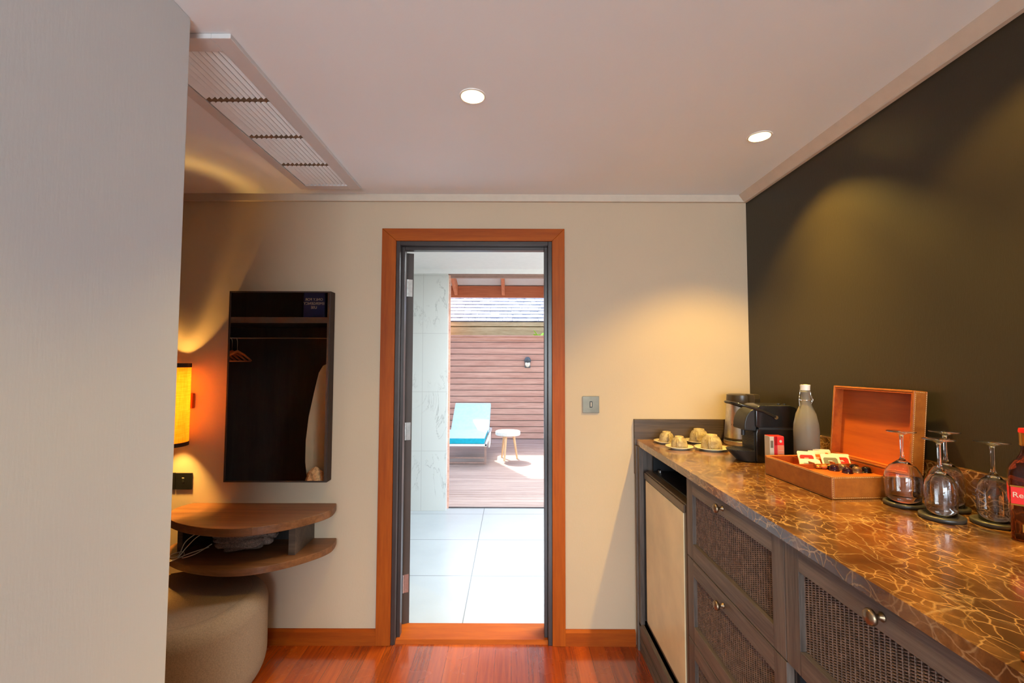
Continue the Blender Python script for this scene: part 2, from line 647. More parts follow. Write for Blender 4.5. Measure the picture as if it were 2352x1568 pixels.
# back wall with the doorway
wb = MB()
wb.box(-3.3, DX0 - 0.0, D, DB, 0, ZC + 0.1)
wb.box(DX1, 1.45, D, DB, 0, ZC + 0.1)
wb.box(DX0, DX1, D, DB, DZ, ZC + 0.1)
struct('wall_back', wb, 'wall')
struct('wall_right', MB().box(XR, XR + 0.12, -3.6, D, 0, ZC + 0.1), 'olive')
struct('wall_left', MB().box(-1.455, -0.88, -1.6, 1.20, 0, ZC), 'part', bevel=0.004)
struct('wall_alcove_side', MB().box(-3.3, -3.2, -3.6, D, 0, ZC), 'wall')
rear = MB()
rear.box(-3.3, -1.1, -3.7, -3.6, 0, ZC)
rear.box(1.2, 1.45, -3.7, -3.6, 0, ZC)
rear.box(-1.1, 1.2, -3.7, -3.6, 0, 0.55)
rear.box(-1.1, 1.2, -3.7, -3.6, 2.3, ZC)
struct('wall_rear', rear, 'wall')
wf = empty('window_1', (0.05, -3.65, 0.55), kind='structure')
fr = MB()
for a, b, c_, d in ((-1.1, -1.05, 0.55, 2.3), (1.15, 1.2, 0.55, 2.3), (0.02, 0.07, 0.55, 2.3), (-1.1, 1.2, 0.55, 0.6), (-1.1, 1.2, 2.25, 2.3)):
    fr.box(a, b, -3.68, -3.62, c_, d)
fr.build('window_frame', 'jamb', wf, world=True)

# ceiling with round holes for the recessed lamps
ceil = MB().box(-3.3, 1.45, -3.6, DB, ZC, ZC + 0.10)
ceil_o = struct('ceiling', ceil, 'ceil')
LAMPS = [(-0.141, 1.558), (1.020, 1.835), (1.020, 1.07), (-0.141, 0.25)]
cut = MB()
for x, y in LAMPS:
    cut.cyl((x, y, ZC - 0.05), (x, y, ZC + 0.08), 0.040, n=40)
cut_o = cut.build('ceiling_cutter', 'ceil')
bo = ceil_o.modifiers.new('holes', 'BOOLEAN')
bo.operation = 'DIFFERENCE'
bo.solver = 'EXACT'
bo.object = cut_o
bpy.context.view_layer.update()
me = bpy.data.meshes.new_from_object(ceil_o.evaluated_get(bpy.context.evaluated_depsgraph_get()))
ceil_o.modifiers.clear()
ceil_o.data = me
bpy.data.objects.remove(cut_o)

# cornices: a flat board with a small lip along the lower edge
tr = MB()
tr.box(-3.2, XR, D - 0.012, D, 2.391, ZC)
tr.box(-3.2, XR, D - 0.017, D, 2.388, 2.393)
struct('trim_1', tr, 'trimw', bevel=0.0015)
tr = MB()
tr.prism([(XR, ZC), (XR - 0.045, ZC), (XR - 0.018, 2.392), (XR - 0.018, 2.386), (XR, 2.386)], 1, -3.6, D - 0.012)
struct('trim_2', tr, 'trimw', bevel=0.0015)
# skirting boards
for nm, x0, x1 in (('baseboard_back_left', -3.2, -0.718), ('baseboard_back_right', 0.288, 0.660)):
    b = MB()
    b.prism([(D, 0), (D - 0.018, 0), (D - 0.018, 0.068), (D - 0.006, 0.080), (D, 0.080)], 0, x0, x1)
    struct(nm, b, 'trimx')

# ------------------------------------------------------------------ door 1
door = empty('door_1', (-0.21, D, 0), kind='structure')
# architrave: three mitred boards
yf, yb_ = D - 0.02, D
zo = 2.234


def board_xz(poly, y0, y1):
    m = MB()
    A = [m.bm.verts.new((x, y0, z)) for x, z in poly]
    B = [m.bm.verts.new((x, y1, z)) for x, z in poly]
    n = len(poly)
    m.bm.faces.new(A)
    m.bm.faces.new(B[::-1])
    for i in range(n):
        m.bm.faces.new([A[i], B[i], B[(i + 1) % n], A[(i + 1) % n]])
    return m


board_xz([(-0.718, 0), (DX0, 0), (DX0, DZ), (-0.718, zo)], yf, yb_).build('architrave', 'trim', door, bevel=0.002, world=True)
board_xz([(0.288, 0), (DX1, 0), (DX1, DZ), (0.288, zo)], yf, yb_).build('architrave', 'trim', door, bevel=0.002, world=True)
board_xz([(-0.718, zo), (DX0, DZ), (DX1, DZ), (0.288, zo)], yf, yb_).build('architrave', 'trimx', door, bevel=0.002, world=True)
jm = MB()
JT = 0.022
for x0, x1 in ((DX0, DX0 + JT), (DX1 - JT, DX1)):
    jm.box(x0, x1, D - 0.012, DB + 0.01, 0, DZ)
jm.box(DX0 + JT, DX1 - JT, D - 0.012, DB + 0.01, DZ - JT, DZ)
s2 = 0.018
jm.box(DX0 + JT, DX0 + JT + s2, D + 0.028, D + 0.072, 0, DZ - JT)
jm.box(DX1 - JT - s2, DX1 - JT, D + 0.028, D + 0.072, 0, DZ - JT)
jm.box(DX0 + JT + s2, DX1 - JT - s2, D + 0.028, D + 0.072, DZ - JT - s2, DZ - JT)
jm.build('jamb', 'jamb', door, bevel=0.002, world=True)
th = MB()
th.prism([(D - 0.005, 0.0), (D + 0.01, 0.018), (DB + 0.03, 0.024), (DB + 0.045, 0.0)], 0, DX0 + JT, DX1 - JT)
th.build('threshold', 'trimx', door, world=True, bevel=0.002)
# the open leaf, swung into the bathroom past a right angle
lf = empty('leaf_pivot', (0, 0, 0))
ang = math.radians(112)
px, py = DX0 + JT + 0.003, DB + 0.016
R = Matrix.Translation((px, py, 0)) @ Matrix.Rotation(ang, 4, 'Z')
lm = MB()
lm.box(0.0, 0.79, -0.040, 0.0, 0.02, DZ - 0.03, mat=R)
bpy.data.objects.remove(lf)
leaf = lm.build('door_leaf', 'leaf', door, bevel=0.0015, world=True)
for zc in (1.93, 1.10, 0.245):
    h = MB()
    h.box(-0.002, 0.0005, -0.033, -0.001, zc - 0.05, zc + 0.05, mat=R)
    h.cyl((px + 0.003, py + 0.001, zc - 0.05), (px + 0.003, py + 0.001, zc + 0.05), 0.005, n=12)
    for dz in (-0.035, 0.0, 0.035):
        h.box(-0.0032, -0.001, -0.021, -0.013, zc + dz - 0.004, zc + dz + 0.004, mat=R)
    h.build('hinge', 'steel', door, world=True)
# lever handle on the far end of the leaf
hh = MB()
for sy in (0.0, -0.04):
    q = -1 if sy < 0 else 1
    hh.tube([R @ Vector((0.73, sy, 1.02)), R @ Vector((0.73, sy + q * 0.05, 1.02)), R @ Vector((0.62, sy + q * 0.05, 1.02))], 0.009, 10)
hh.build('door_handle', 'steel', door, world=True, smooth=True)

# ------------------------------------------------------------------ bathroom shell
YB = 4.685
bw = MB()
bw.box(-2.2, -0.665, YB, YB + 0.10, 0, 2.46)
struct('wall_bathroom_back', bw, 'wmarble')
bw = MB()
bw.box(-2.3, -2.2, DB, YB + 0.1, 0, 2.46)
struct('wall_bathroom_left', bw, 'wmarble')
bw = MB()
bw.box(2.2, 2.3, DB, YB + 0.1, 0, 2.46)
bw.box(1.35, 2.2, YB, YB + 0.1, 0, 2.46)
struct('wall_bathroom_right', bw, 'wmarble')
bw = MB()
bw.box(-0.665, 1.35, YB, YB + 0.1, 2.425, 2.46)
struct('wall_bathroom_header', bw, 'bath_ceil')
bc = MB()
# invented, unseen opening for the added fill light at x 0.58..2.05, y 3..4
bc.box(-2.3, 0.58, DB, YB + 0.1, 2.46, 2.52)
bc.box(2.05, 2.3, DB, YB + 0.1, 2.46, 2.52)
bc.box(0.58, 2.05, DB, 3.0, 2.46, 2.52)
bc.box(0.58, 2.05, 4.0, YB + 0.1, 2.46, 2.52)
o = struct('ceiling', bc, 'bath_ceil')
tr = MB()
tr.prism([(YB, 2.46), (YB - 0.06, 2.46), (YB - 0.02, 2.42), (YB, 2.42)], 0, -2.2, 2.2)
struct('trim_3', tr, 'bath_ceil')
# sliding door frame to the courtyard
d2 = empty('door_2', (0.3, YB + 0.1, 0), kind='structure')
fr = MB()
fr.box(-0.665, -0.650, YB + 0.08, YB + 0.12, 0, 2.425)
fr.box(1.335, 1.35, YB + 0.08, YB + 0.12, 0, 2.425)
fr.build('door_frame', 'fencew', d2, world=True)
fr = MB()
fr.box(-0.70, 1.35, YB + 0.02, YB + 0.035, 2.410, 2.432)
fr.box(-0.665, 1.35, YB + 0.09, YB + 0.12, 2.395, 2.425)
fr.build('door_track', 'loungeleg', d2, world=True)
fr = MB()
fr.box(-0.665, 1.35, YB + 0.09, YB + 0.115, 0, 0.008)
fr.build('threshold', 'jamb', d2, world=True)

# ------------------------------------------------------------------ courtyard
dk = MB()
y = 4.80
while y < 9.1:
    dk.box(-4.2, 4.2, y, y + 0.086, -0.03, 0.0)
    y += 0.092
struct('courtyard_deck', dk, 'deckw')
struct('ground', MB().box(-14, 14, 4.79, 30, -0.12, -0.06), 'oldboard')

fe = empty('timber_fence', (0, 9.09, 0), 'weathered pink-brown timber fence of horizontal slats behind the blue lounger', 'fence')
fm = MB()
z = 0.012
while z < 1.95:
    fm.box(-4.2, 4.2, 9.09, 9.112, z, z + 0.108)
    z += 0.1195
fm.build('slat_panel', 'fencew', fe, world=True)
MB().box(-4.2, 4.2, 9.114, 9.14, 0, 2.0).build('backing_board', 'jamb', fe, world=True)
MB().box(-4.2, 4.2, 9.05, 9.17, 2.03, 2.055).build('cap_rail', 'fencew', fe, world=True)
MB().box(-4.2, 4.2, 9.075, 9.12, 1.965, 2.03).build('top_rail', 'fencew', fe, world=True)
# unseen screen added only to shade the left part of the deck
struct('courtyard_shade_screen', MB().box(-7.5, -1.36, 9.18, 9.30, 0, 5.2), 'fencew')

# neighbouring roof beyond the fence
nb = empty('neighbour_roof', (0, 9.6, 0), 'pale grey shingled roof with two mossy boards, beyond the timber fence', 'roof')
MB().box(-2.2, 7, 9.64, 9.70, 2.06, 2.265).build('fascia_board', 'oldboard', nb, world=True)
MB().box(-2.2, 7, 9.62, 9.70, 2.285, 2.37).build('gutter_board', 'oldboard', nb, world=True)
MB().box(-2.2, 7, 9.72, 9.80, 0.0, 2.40).build('support_wall', 'oldboard', nb, world=True)
sh = MB()
slope = math.atan(0.62)
row = 0
yy = 9.62
rnd = random.Random(3)
while yy < 12.2:
    zz = 2.385 + 0.62 * (yy - 9.62)
    x = -2.25 + rnd.random() * 0.1
    while x < 6.5:
        w = 0.12 + rnd.random() * 0.14
        dy = rnd.uniform(-0.008, 0.008)
        mt = Matrix.Translation((x, yy + dy, zz)) @ Matrix.Rotation(slope - 0.07, 4, 'X')
        sh.box(0.003, w - 0.003, 0, 0.26, 0.0, 0.016, mat=mt)
        x += w
    yy += 0.145
    row += 1
sh.build('shingles', 'shingle', nb, world=True)
ru = MB()
ru.face([(-2.25, 9.65, 2.37), (6.5, 9.65, 2.37), (6.5, 12.4, 4.06), (-2.25, 12.4, 4.06)])
ru.face([(-2.25, 12.4, 4.06), (6.5, 12.4, 4.06), (6.5, 15.2, 2.2), (-2.25, 15.2, 2.2)])
ru.build('roof_underlay', 'shingle', nb, world=True)

# eave of this building over the deck
ev = empty('eave_roof', (0, 7.9, 2.64), 'orange timber eave beam with rafters under a white soffit above the deck', 'eave')
MB().box(-4.2, 4.2, 7.92, 7.98, 2.648, 2.85).build('beam', 'eavew', ev, world=True, bevel=0.004)
k = 0.30
for x in (-3.44, -2.62, -1.80, -0.975, -0.155, 0.665, 1.49, 2.31, 3.13):
    r = MB()
    y1, y0 = 7.90, 4.80
    r.prism([(y1, 2.680), (y1, 2.86), (y0, 2.86 + k * (y1 - y0)), (y0, 2.68 + k * (y1 - y0))], 0, x - 0.028, x + 0.028)
    r.build('rafter', 'eavewy', ev, world=True, bevel=0.003)
r = MB()
r.prism([(8.05, 2.83), (8.05, 2.90), (4.80, 2.90 + k * 3.25), (4.80, 2.83 + k * 3.25)], 0, -4.2, 4.2)
r.build('soffit', 'bath_ceil', ev, world=True)
struct('wall_courtyard_upper', MB().box(-4.2, 4.2, 4.72, 4.79, 2.52, 3.95), 'bath_ceil')

# lounger
lo = empty('sun_lounger', (-0.71, 6.80, 0), 'white framed sun lounger with a light blue cushion on the timber deck', 'sun lounger')
X0, X1 = -1.05, -0.37
fr = MB()
fr.box(X0, X1, 6.80, 6.84, 0.268, 0.300)
fr.box(X0, X0 + 0.03, 6.80, 8.60, 0.262, 0.300)
fr.box(X1 - 0.03, X1, 6.80, 8.60, 0.262, 0.300)
fr.box(X0, X1, 7.66, 7.70, 0.268, 0.296)
fr.box(X0, X1, 8.56, 8.60, 0.268, 0.300)
fr.build('frame', 'whitep', lo, world=True, bevel=0.004)
for yy in (6.81, 8.50):
    for xx in (X0 + 0.005, X1 - 0.035):
        MB().box(xx, xx + 0.03, yy, yy + 0.035, 0.0, 0.262).build('leg', 'loungeleg', lo, world=True)
for zz in (0.012, 0.085):
    MB().box(X0 + 0.035, X1 - 0.035, 6.815, 6.84, zz, zz + 0.022).build('stretcher', 'loungeleg', lo, world=True)
MB().box(X1 - 0.004, X1 + 0.02, 7.35, 7.75, 0.15, 0.34).build('armrest', 'whitep', lo, world=True, bevel=0.006)
cu = MB()
cu.box(X0 + 0.01, X1 - 0.035, 6.805, 7.68, 0.302, 0.378)
cu.build('seat_cushion', 'aquad', lo, world=True, bevel=0.012, seg=3)
cu = MB()
cu.box(X0 + 0.008, X1 - 0.033, 6.815, 7.68, 0.378, 0.386)
cu.build('cushion_cover', 'aqua', lo, world=True, bevel=0.003)
mt = Matrix.Translation((0, 7.69, 0.345)) @ Matrix.Rotation(math.radians(33), 4, 'X')
cu = MB()
cu.box(X0 + 0.03, X1 - 0.01, 0, 0.74, -0.035, 0.04, mat=mt)
cu.build('back_cushion', 'aqua', lo, world=True, bevel=0.014, seg=3)
br_ = MB()
br_.box(X0 + 0.03, X0 + 0.055, 0, 0.74, -0.065, -0.04, mat=mt)
br_.box(X1 - 0.04, X1 - 0.015, 0, 0.74, -0.065, -0.04, mat=mt)
br_.box(X0 + 0.03, X1 - 0.015, 0.70, 0.74, -0.065, -0.04, mat=mt)
br_.build('backrest_frame', 'whitep', lo, world=True)

# round side table
ta = empty('side_table', (-0.06, 7.2, 0), 'small round white-topped table with splayed pale wooden legs beside the lounger', 'side table')
MB().lathe([(0, 0.375), (0.185, 0.375), (0.195, 0.385), (0.195, 0.43), (0.188, 0.438), (0, 0.438)], (-0.06, 7.2, 0), 48).build('table_top', 'concrete', ta, world=True, smooth=True)
for a in (0.25, 0.25 + 2 * PI / 3, 0.25 + 4 * PI / 3):
    a -= PI / 2 + 0.6
    q = (-0.06 + 0.09 * math.cos(a), 7.2 + 0.09 * math.sin(a), 0.376)
    e = (-0.06 + 0.15 * math.cos(a), 7.2 + 0.15 * math.sin(a), 0.0)
    MB().cyl(q, e, 0.022, 0.014, 14).build('leg', 'pale_oak', ta, world=True, smooth=True)

# bulkhead lamp on the fence
bl = empty('bulkhead_lamp', (0.312, 9.089, 1.53), 'grey oval bulkhead lamp with white glass on the slatted fence', 'wall lamp')
m = MB()
m.box(-0.055, 0.055, -0.03, 0.0, -0.12, 0.02)
m.lathe([(0.066, -0.03), (0.066, 0), (0, 0)], (0, 0, 0.02), 30, mat=Matrix.Translation((0, 0, 0.02)) @ Matrix.Rotation(PI / 2, 4, 'X') @ Matrix.Translation((0, 0, -0.02 + 0.03)))
m.build('housing', 'grey_lamp', bl, bevel=0.004)
MB().lathe([(0.062, 0), (0.055, 0.035), (0, 0.055)], n=30, mat=Matrix.Translation((0, -0.03, 0.035)) @ Matrix.Rotation(PI / 2, 4, 'X')).build('hood', 'grey_lamp', bl, smooth='all')
MB().lathe([(0.05, 0), (0.046, 0.02), (0.03, 0.034), (0, 0.038)], n=30, sy=1.25, mat=Matrix.Translation((0, -0.03, -0.045)) @ Matrix.Rotation(PI / 2, 4, 'X')).build('glass_cover', 'opal', bl, smooth='all')

# plant peeping over the fence
pl = empty('garden_plant', (0.55, 9.42, 0), 'bright lime green plant tip showing above the fence cap', 'plant')
m = MB()
m.tube([(0, 0, 0), (0.03, 0, 1.0), (0, 0.01, 2.1)], 0.012, 8)
m.build('stem', 'leafg', pl)
rnd = random.Random(5)
for i in range(9):
    a = i * 2.4
    z0 = 2.0 + rnd.random() * 0.10
    L = 0.10 + rnd.random() * 0.06
    tip = Vector((math.cos(a) * L, math.sin(a) * L * 0.5, z0 + rnd.uniform(0.0, 0.11)))
    m = MB()
    b0 = Vector((0, 0.01, z0 - 0.04))
    mid = (b0 + tip) / 2
    side = Vector((-math.sin(a) * 0.5, math.cos(a) * 0.5, 0.8)).normalized() * 0.045
    m.face([b0, mid + side, tip, mid - side + Vector((0, 0, -0.004))])
    o = m.build('leaf', 'leafg', pl)
    sd = o.modifiers.new('thick', 'SOLIDIFY')
    sd.thickness = 0.002

# ================================================================== HALL, LEFT SIDE
# mirror
mi = empty('wall_mirror', (-1.2475, D, 0.862), 'tall rectangular wall mirror in a thin dark frame above the curved shelf', 'mirror')
X0, X1, Z0, Z1, YF = -1.520, -0.975, 0.862, 1.876, D - 0.065
fr = MB()
th_ = 0.007
fr.box(X0, X0 + th_, YF, D - 0.004, Z0, Z1)
fr.box(X1 - th_, X1, YF, D - 0.004, Z0, Z1)
fr.box(X0 + th_, X1 - th_, YF, D - 0.004, Z0, Z0 + th_)
fr.box(X0 + th_, X1 - th_, YF, D - 0.004, Z1 - th_, Z1)
fr.box(X0 + th_, X1 - th_, D - 0.03, D - 0.004, Z0 + th_, Z1 - th_)
fr.build('frame', 'bandw', mi, bevel=0.001, world=True)
MB().box(X0 + th_ + 0.0005, X1 - th_ - 0.0005, YF + 0.004, YF + 0.008, Z0 + th_ + 0.0005, Z1 - th_ - 0.0005).build('mirror_pane', 'mirror', mi, world=True)

# curved double shelf
sv = empty('wall_shelf', (-1.33, D, 0.52), 'dark wooden two-tier wall shelf with a curved pebble-shaped outline', 'shelf')
ctrl = [(-1.715, 2.494), (-1.742, 2.43), (-1.735, 2.36), (-1.66, 2.245), (-1.51, 2.155), (-1.335, 2.112), (-1.19, 2.128), (-1.07, 2.195), (-0.975, 2.295), (-0.935, 2.37), (-0.932, 2.43), (-0.945, 2.494)]


def spline(pts, n=6):
    out = []
    P = [Vector((*p, 0)) for p in pts]
    for i in range(len(P) - 1):
        a, b, c_, d = P[max(i - 1, 0)], P[i], P[i + 1], P[min(i + 2, len(P) - 1)]
        for j in range(n):
            t_ = j / n
            v_ = 0.5 * ((2 * b) + (c_ - a) * t_ + (2 * a - 5 * b + 4 * c_ - d) * t_ ** 2 + (3 * b - a - 3 * c_ + d) * t_ ** 3)
            out.append((v_.x, v_.y))
    out.append((P[-1].x, P[-1].y))
    return out


pebble = spline(ctrl)
low = [(-1.335 + (x + 1.335) * 1.012, D - (D - y) * 0.99) for x, y in pebble]
MB().prism(pebble, 2, 0.698, 0.736).build('shelf_top', 'shelfwood', sv, world=True, bevel=0.002)
MB().prism(low, 2, 0.520, 0.552).build('shelf_bottom', 'shelfwood', sv, world=True, bevel=0.002)
m = MB()
m.box(-1.655, -1.630, 2.30, 2.494, 0.552, 0.698)
m.build('side_panel', 'darkwood_x', sv, world=True)
m = MB()
m.box(-1.092, -1.060, 2.275, 2.494, 0.552, 0.698)
m.build('side_panel', 'darkwood_x', sv, world=True)
MB().box(-1.63, -1.092, 2.474, 2.494, 0.552, 0.698).build('back_panel', 'wardwood', sv, world=True)
# cloth bundle
cb = empty('cloth_bag', (-1.35, 2.35, 0.5525), 'bunched grey-brown knitted cloth bag stuffed between the shelf tiers', 'bag')
m = MB()
bmesh.ops.create_uvsphere(m.bm, u_segments=72, v_segments=40, radius=1.0)
for v_ in m.bm.verts:
    p = v_.co.copy()
    n1 = noise.noise(p * 1.6 + Vector((3, 1, 0)))
    n2 = 1 - abs(noise.noise(Vector((p.x * 1.2, p.y * 2, p.z * 2.6)) + Vector((0, 5, 0)))) * 5
    n3 = noise.noise(p * 9)
    r_ = 1 + 0.20 * n1 - 0.20 * max(0, n2) + 0.006 * n3
    q = p * r_
    v_.co = Vector((q.x * 0.165, q.y * 0.11, max(0.0, min(0.142, 0.066 + q.z * 0.068))))
m.build('bag_body', 'linen', cb, smooth='all')


def wob(pts, r, name, n=8):
    m = MB()
    sp = []
    P = [Vector(p) for p in pts]
    for i in range(len(P) - 1):
        a, b, c_, d = P[max(i - 1, 0)], P[i], P[i + 1], P[min(i + 2, len(P) - 1)]
        for j in range(n):
            t_ = j / n
            sp.append(0.5 * ((2 * b) + (c_ - a) * t_ + (2 * a - 5 * b + 4 * c_ - d) * t_ ** 2 + (3 * b - a - 3 * c_ + d) * t_ ** 3))
    sp.append(P[-1])
    m.tube(sp, r, 8)
    return m


m = wob([(-0.140, -0.02, 0.09), (-0.183, -0.06, 0.105), (-0.234, -0.09, 0.07), (-0.262, -0.10, 0.005), (-0.298, -0.11, 0.003), (-0.306, -0.07, 0.003), (-0.277, -0.05, 0.004), (-0.248, -0.08, 0.003), (-0.226, -0.12, 0.003), (-0.169, -0.11, 0.02), (-0.12, -0.07, 0.05)], 0.0022, 'drawstring')
m.build('drawstring', 'cord', cb, smooth='all')
m = wob([(-0.140, -0.02, 0.085), (-0.183, -0.07, 0.09), (-0.219, -0.10, 0.05), (-0.248, -0.13, 0.004), (-0.284, -0.145, 0.003), (-0.302, -0.15, 0.003), (-0.284, -0.165, 0.003), (-0.255, -0.155, 0.003), (-0.244, -0.12, 0.004), (-0.212, -0.08, 0.012), (-0.14, -0.06, 0.03)], 0.0022, 'drawstring')
m.cyl((-0.300, -0.15, 0.005), (-0.316, -0.152, 0.005), 0.005, n=10)
m.build('drawstring', 'cord', cb, smooth='all')

# pouf
pf = empty('pouf', (-1.535, 2.125, 0), 'beige fabric pouf with rounded edges tucked under the curved shelf', 'pouf')
prof = []
H_, Rr = 0.418, 1.0
for i in range(13):
    a = PI / 2 * i / 12
    prof.append((0.80 + 0.20 * math.sin(a), 0.125 - 0.125 * math.cos(a) + 0.0))
for i in range(1, 14):
    a = PI / 2 * i / 13
    prof.append((0.84 + 0.16 * math.cos(a), 0.335 + 0.083 * math.sin(a)))
prof = [(0.0, 0.0)] + prof + [(0.0, 0.424)]
m = MB()


def pouf_shape(m, prof, n=96):
    m.lathe(prof, n=n)
    for v_ in m.bm.verts:
        r_ = math.hypot(v_.co.x, v_.co.y)
        if r_ < 1e-5:
            continue
        a = math.atan2(v_.co.y, v_.co.x)
        # soft half-oval: flatter towards the wall
        q = 1.0 / ((abs(math.cos(a)) ** 2.4 + abs(math.sin(a)) ** 2.4) ** (1 / 2.4))
        v_.co.x = r_ * q * math.cos(a) * 0.375
        v_.co.y = r_ * q * math.sin(a) * 0.335


pouf_shape(m, prof)
m.build('cover', 'fabric', pf, smooth='all')
m = MB()
m.lathe([(0.815, 0.4155), (0.823, 0.4185), (0.832, 0.4145)], n=96)
for v_ in m.bm.verts:
    r_ = math.hypot(v_.co.x, v_.co.y)
    a = math.atan2(v_.co.y, v_.co.x)
    q = 1.0 / ((abs(math.cos(a)) ** 2.4 + abs(math.sin(a)) ** 2.4) ** (1 / 2.4))
    v_.co.x = r_ * q * math.cos(a) * 0.375
    v_.co.y = r_ * q * math.sin(a) * 0.335
m.build('seam', 'bandw', pf, smooth='all')

# wall lamp
wl = empty('wall_lamp', (-1.775, D, 1.27), 'glowing orange linen cylinder wall lamp with dark brown edges, left of the mirror', 'wall lamp')
LX, LY = -1.782, 2.362
m = MB()
m.lathe([(0.100, 1.078), (0.100, 1.470)], (LX, LY, 0), 64)
m.lathe([(0.0985, 1.470), (0.0985, 1.078)], (LX, LY, 0), 64)
m.build('lamp_shade', 'shade', wl, smooth='all', world=True)
m = MB().lathe([(0.0, 1.452), (0.069, 1.452), (0.069, 1.455), (0.0, 1.455)], (LX, LY, 0), 48)  # added disc that keeps the bulb's light off the ceiling above
for k in range(3):
    a = k * 2 * PI / 3 + 0.3
    m.cyl((LX + 0.06 * math.cos(a), LY + 0.06 * math.sin(a), 1.4535), (LX + 0.098 * math.cos(a), LY + 0.098 * math.sin(a), 1.4535), 0.0015, n=6)
m.build('light_block_disc', 'whitep', wl, world=True)
for z0, z1 in ((1.062, 1.082), (1.466, 1.488)):
    MB().lathe([(0.1015, z0), (0.1015, z1), (0.098, z1), (0.098, z0)], (LX, LY, 0), 64, close=True).build('shade_band', 'bandw', wl, smooth=True, world=True)
m = MB()
m.box(-1.80, -1.728, 2.474, D - 0.001, 1.243, 1.325)
m.build('wall_plate', 'trim', wl, world=True, bevel=0.004)
m = MB()
m.box(-1.79, -1.765, LY, 2.474, 1.27, 1.295)
m.cyl((LX, LY, 1.20), (LX, LY, 1.30), 0.014)
m.build('bracket', 'bandw', wl, world=True)
lp = light('lamp_bulb_light', 'POINT', (LX - LX - 0.007, LY - D, 0.0), 92, (1.0, 0.56, 0.12), shadow_soft_size=0.04)
lp.parent = wl
lp.location = (LX + 1.775, LY - D, 1.275 - 1.27)

# switches and sockets
so = empty('socket_plate', (-1.86, D, 0.852), 'black glass socket plate with a white symbol, beside the switch under the wall lamp', 'socket')
m = MB()
m.box(-1.905, -1.8155, D - 0.009, D - 0.0005, 0.808, 0.897)
m.build('face_plate', 'black', so, world=True, bevel=0.002)
m = MB()
m.tube([(-1.852, D - 0.0095, 0.884), (-1.842, D - 0.0095, 0.884), (-1.838, D - 0.0095, 0.876), (-1.840, D - 0.0095, 0.864), (-1.852, D - 0.0095, 0.862)], 0.0012, 6)
m.build('printed_symbol', 'white', so, world=True)
sw = empty('light_switch', (-1.7695, D, 0.852), 'black glass light switch with a small bright key slot, right of the socket', 'switch')
m = MB()
m.box(-1.8135, -1.7245, D - 0.009, D - 0.0005, 0.808, 0.896)
m.build('face_plate', 'black', sw, world=True, bevel=0.002)
m = MB()
m.box(-1.776, -1.764, D - 0.0105, D - 0.009, 0.846, 0.868)
m.build('rocker', 'blackm', sw, world=True)
m = MB()
m.box(-1.776, -1.766, D - 0.0115, D - 0.009, 0.8685, 0.8715)
m.build('indicator', 'white', sw, world=True)
sw = empty('light_switch', (0.430, D, 1.2695), 'dark bronze square rocker switch between the doorway and the counter', 'switch')
m = MB()
m.box(0.385, 0.475, D - 0.007, D - 0.0005, 1.2245, 1.3145)
m.build('face_plate', 'steel', sw, world=True, bevel=0.001)
sw.children[0].data.materials[0] = plain('bronze_switch_plate', rgb(96, 88, 76), 0.28, 0.9)
m = MB()
m.box(0.424, 0.438, D - 0.010, D - 0.007, 1.253, 1.287)
m.build('rocker', 'blackm', sw, world=True, bevel=0.001)
m = MB()
m.box(0.4285, 0.4335, D - 0.0112, D - 0.010, 1.258, 1.282)
m.build('rocker_insert', 'brass', sw, world=True)

# ceiling vent
cv = empty('ceiling_vent', (-0.965, 1.82, ZC), 'long white slatted ceiling vent of four bays', 'vent')
X0, X1, Y0, Y1 = -1.128, -0.806, 1.255, 2.385
bays = [(1.312, 1.560), (1.580, 1.822), (1.842, 2.085), (2.105, 2.335)]
bx0, bx1 = -1.085, -0.862
m = MB()
zt, zb = ZC - 0.0005, ZC - 0.015
m.box(X0, bx0, Y0, Y1, zb, zt)
m.box(bx1, X1, Y0, Y1, zb, zt)
m.box(bx0, bx1, Y0, bays[0][0], zb, zt)
m.box(bx0, bx1, bays[3][1], Y1, zb, zt)
m.build('frame', 'lightgrille', cv, world=True, bevel=0.0015)
m = MB()
for i in range(3):
    m.box(bx0, bx1, bays[i][1], bays[i + 1][0], zb + 0.013, zt)
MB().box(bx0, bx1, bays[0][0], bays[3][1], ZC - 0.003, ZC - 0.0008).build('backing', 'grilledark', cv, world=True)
m.bm.free()
for i in range(3):
    MB().box(bx0, bx1, bays[i][1], bays[i + 1][0], zb + 0.006, ZC - 0.0032).build('cross_bar', 'grilledark', cv, world=True)  # brown of the bars stands for the shadow between bays
NS = 11
for a, b in bays:
    for i in range(NS):
        x = bx0 + (bx1 - bx0) * (i + 0.5) / NS
        s_ = MB()
        mt = Matrix.Translation((x, 0, ZC - 0.0088)) @ Matrix.Rotation(math.radians(-38), 4, 'Y')
        s_.box(-0.0068, 0.0068, a + 0.001, b - 0.001, -0.0007, 0.0007, mat=mt)
        s_.build('slat', 'slatw', cv, world=True)
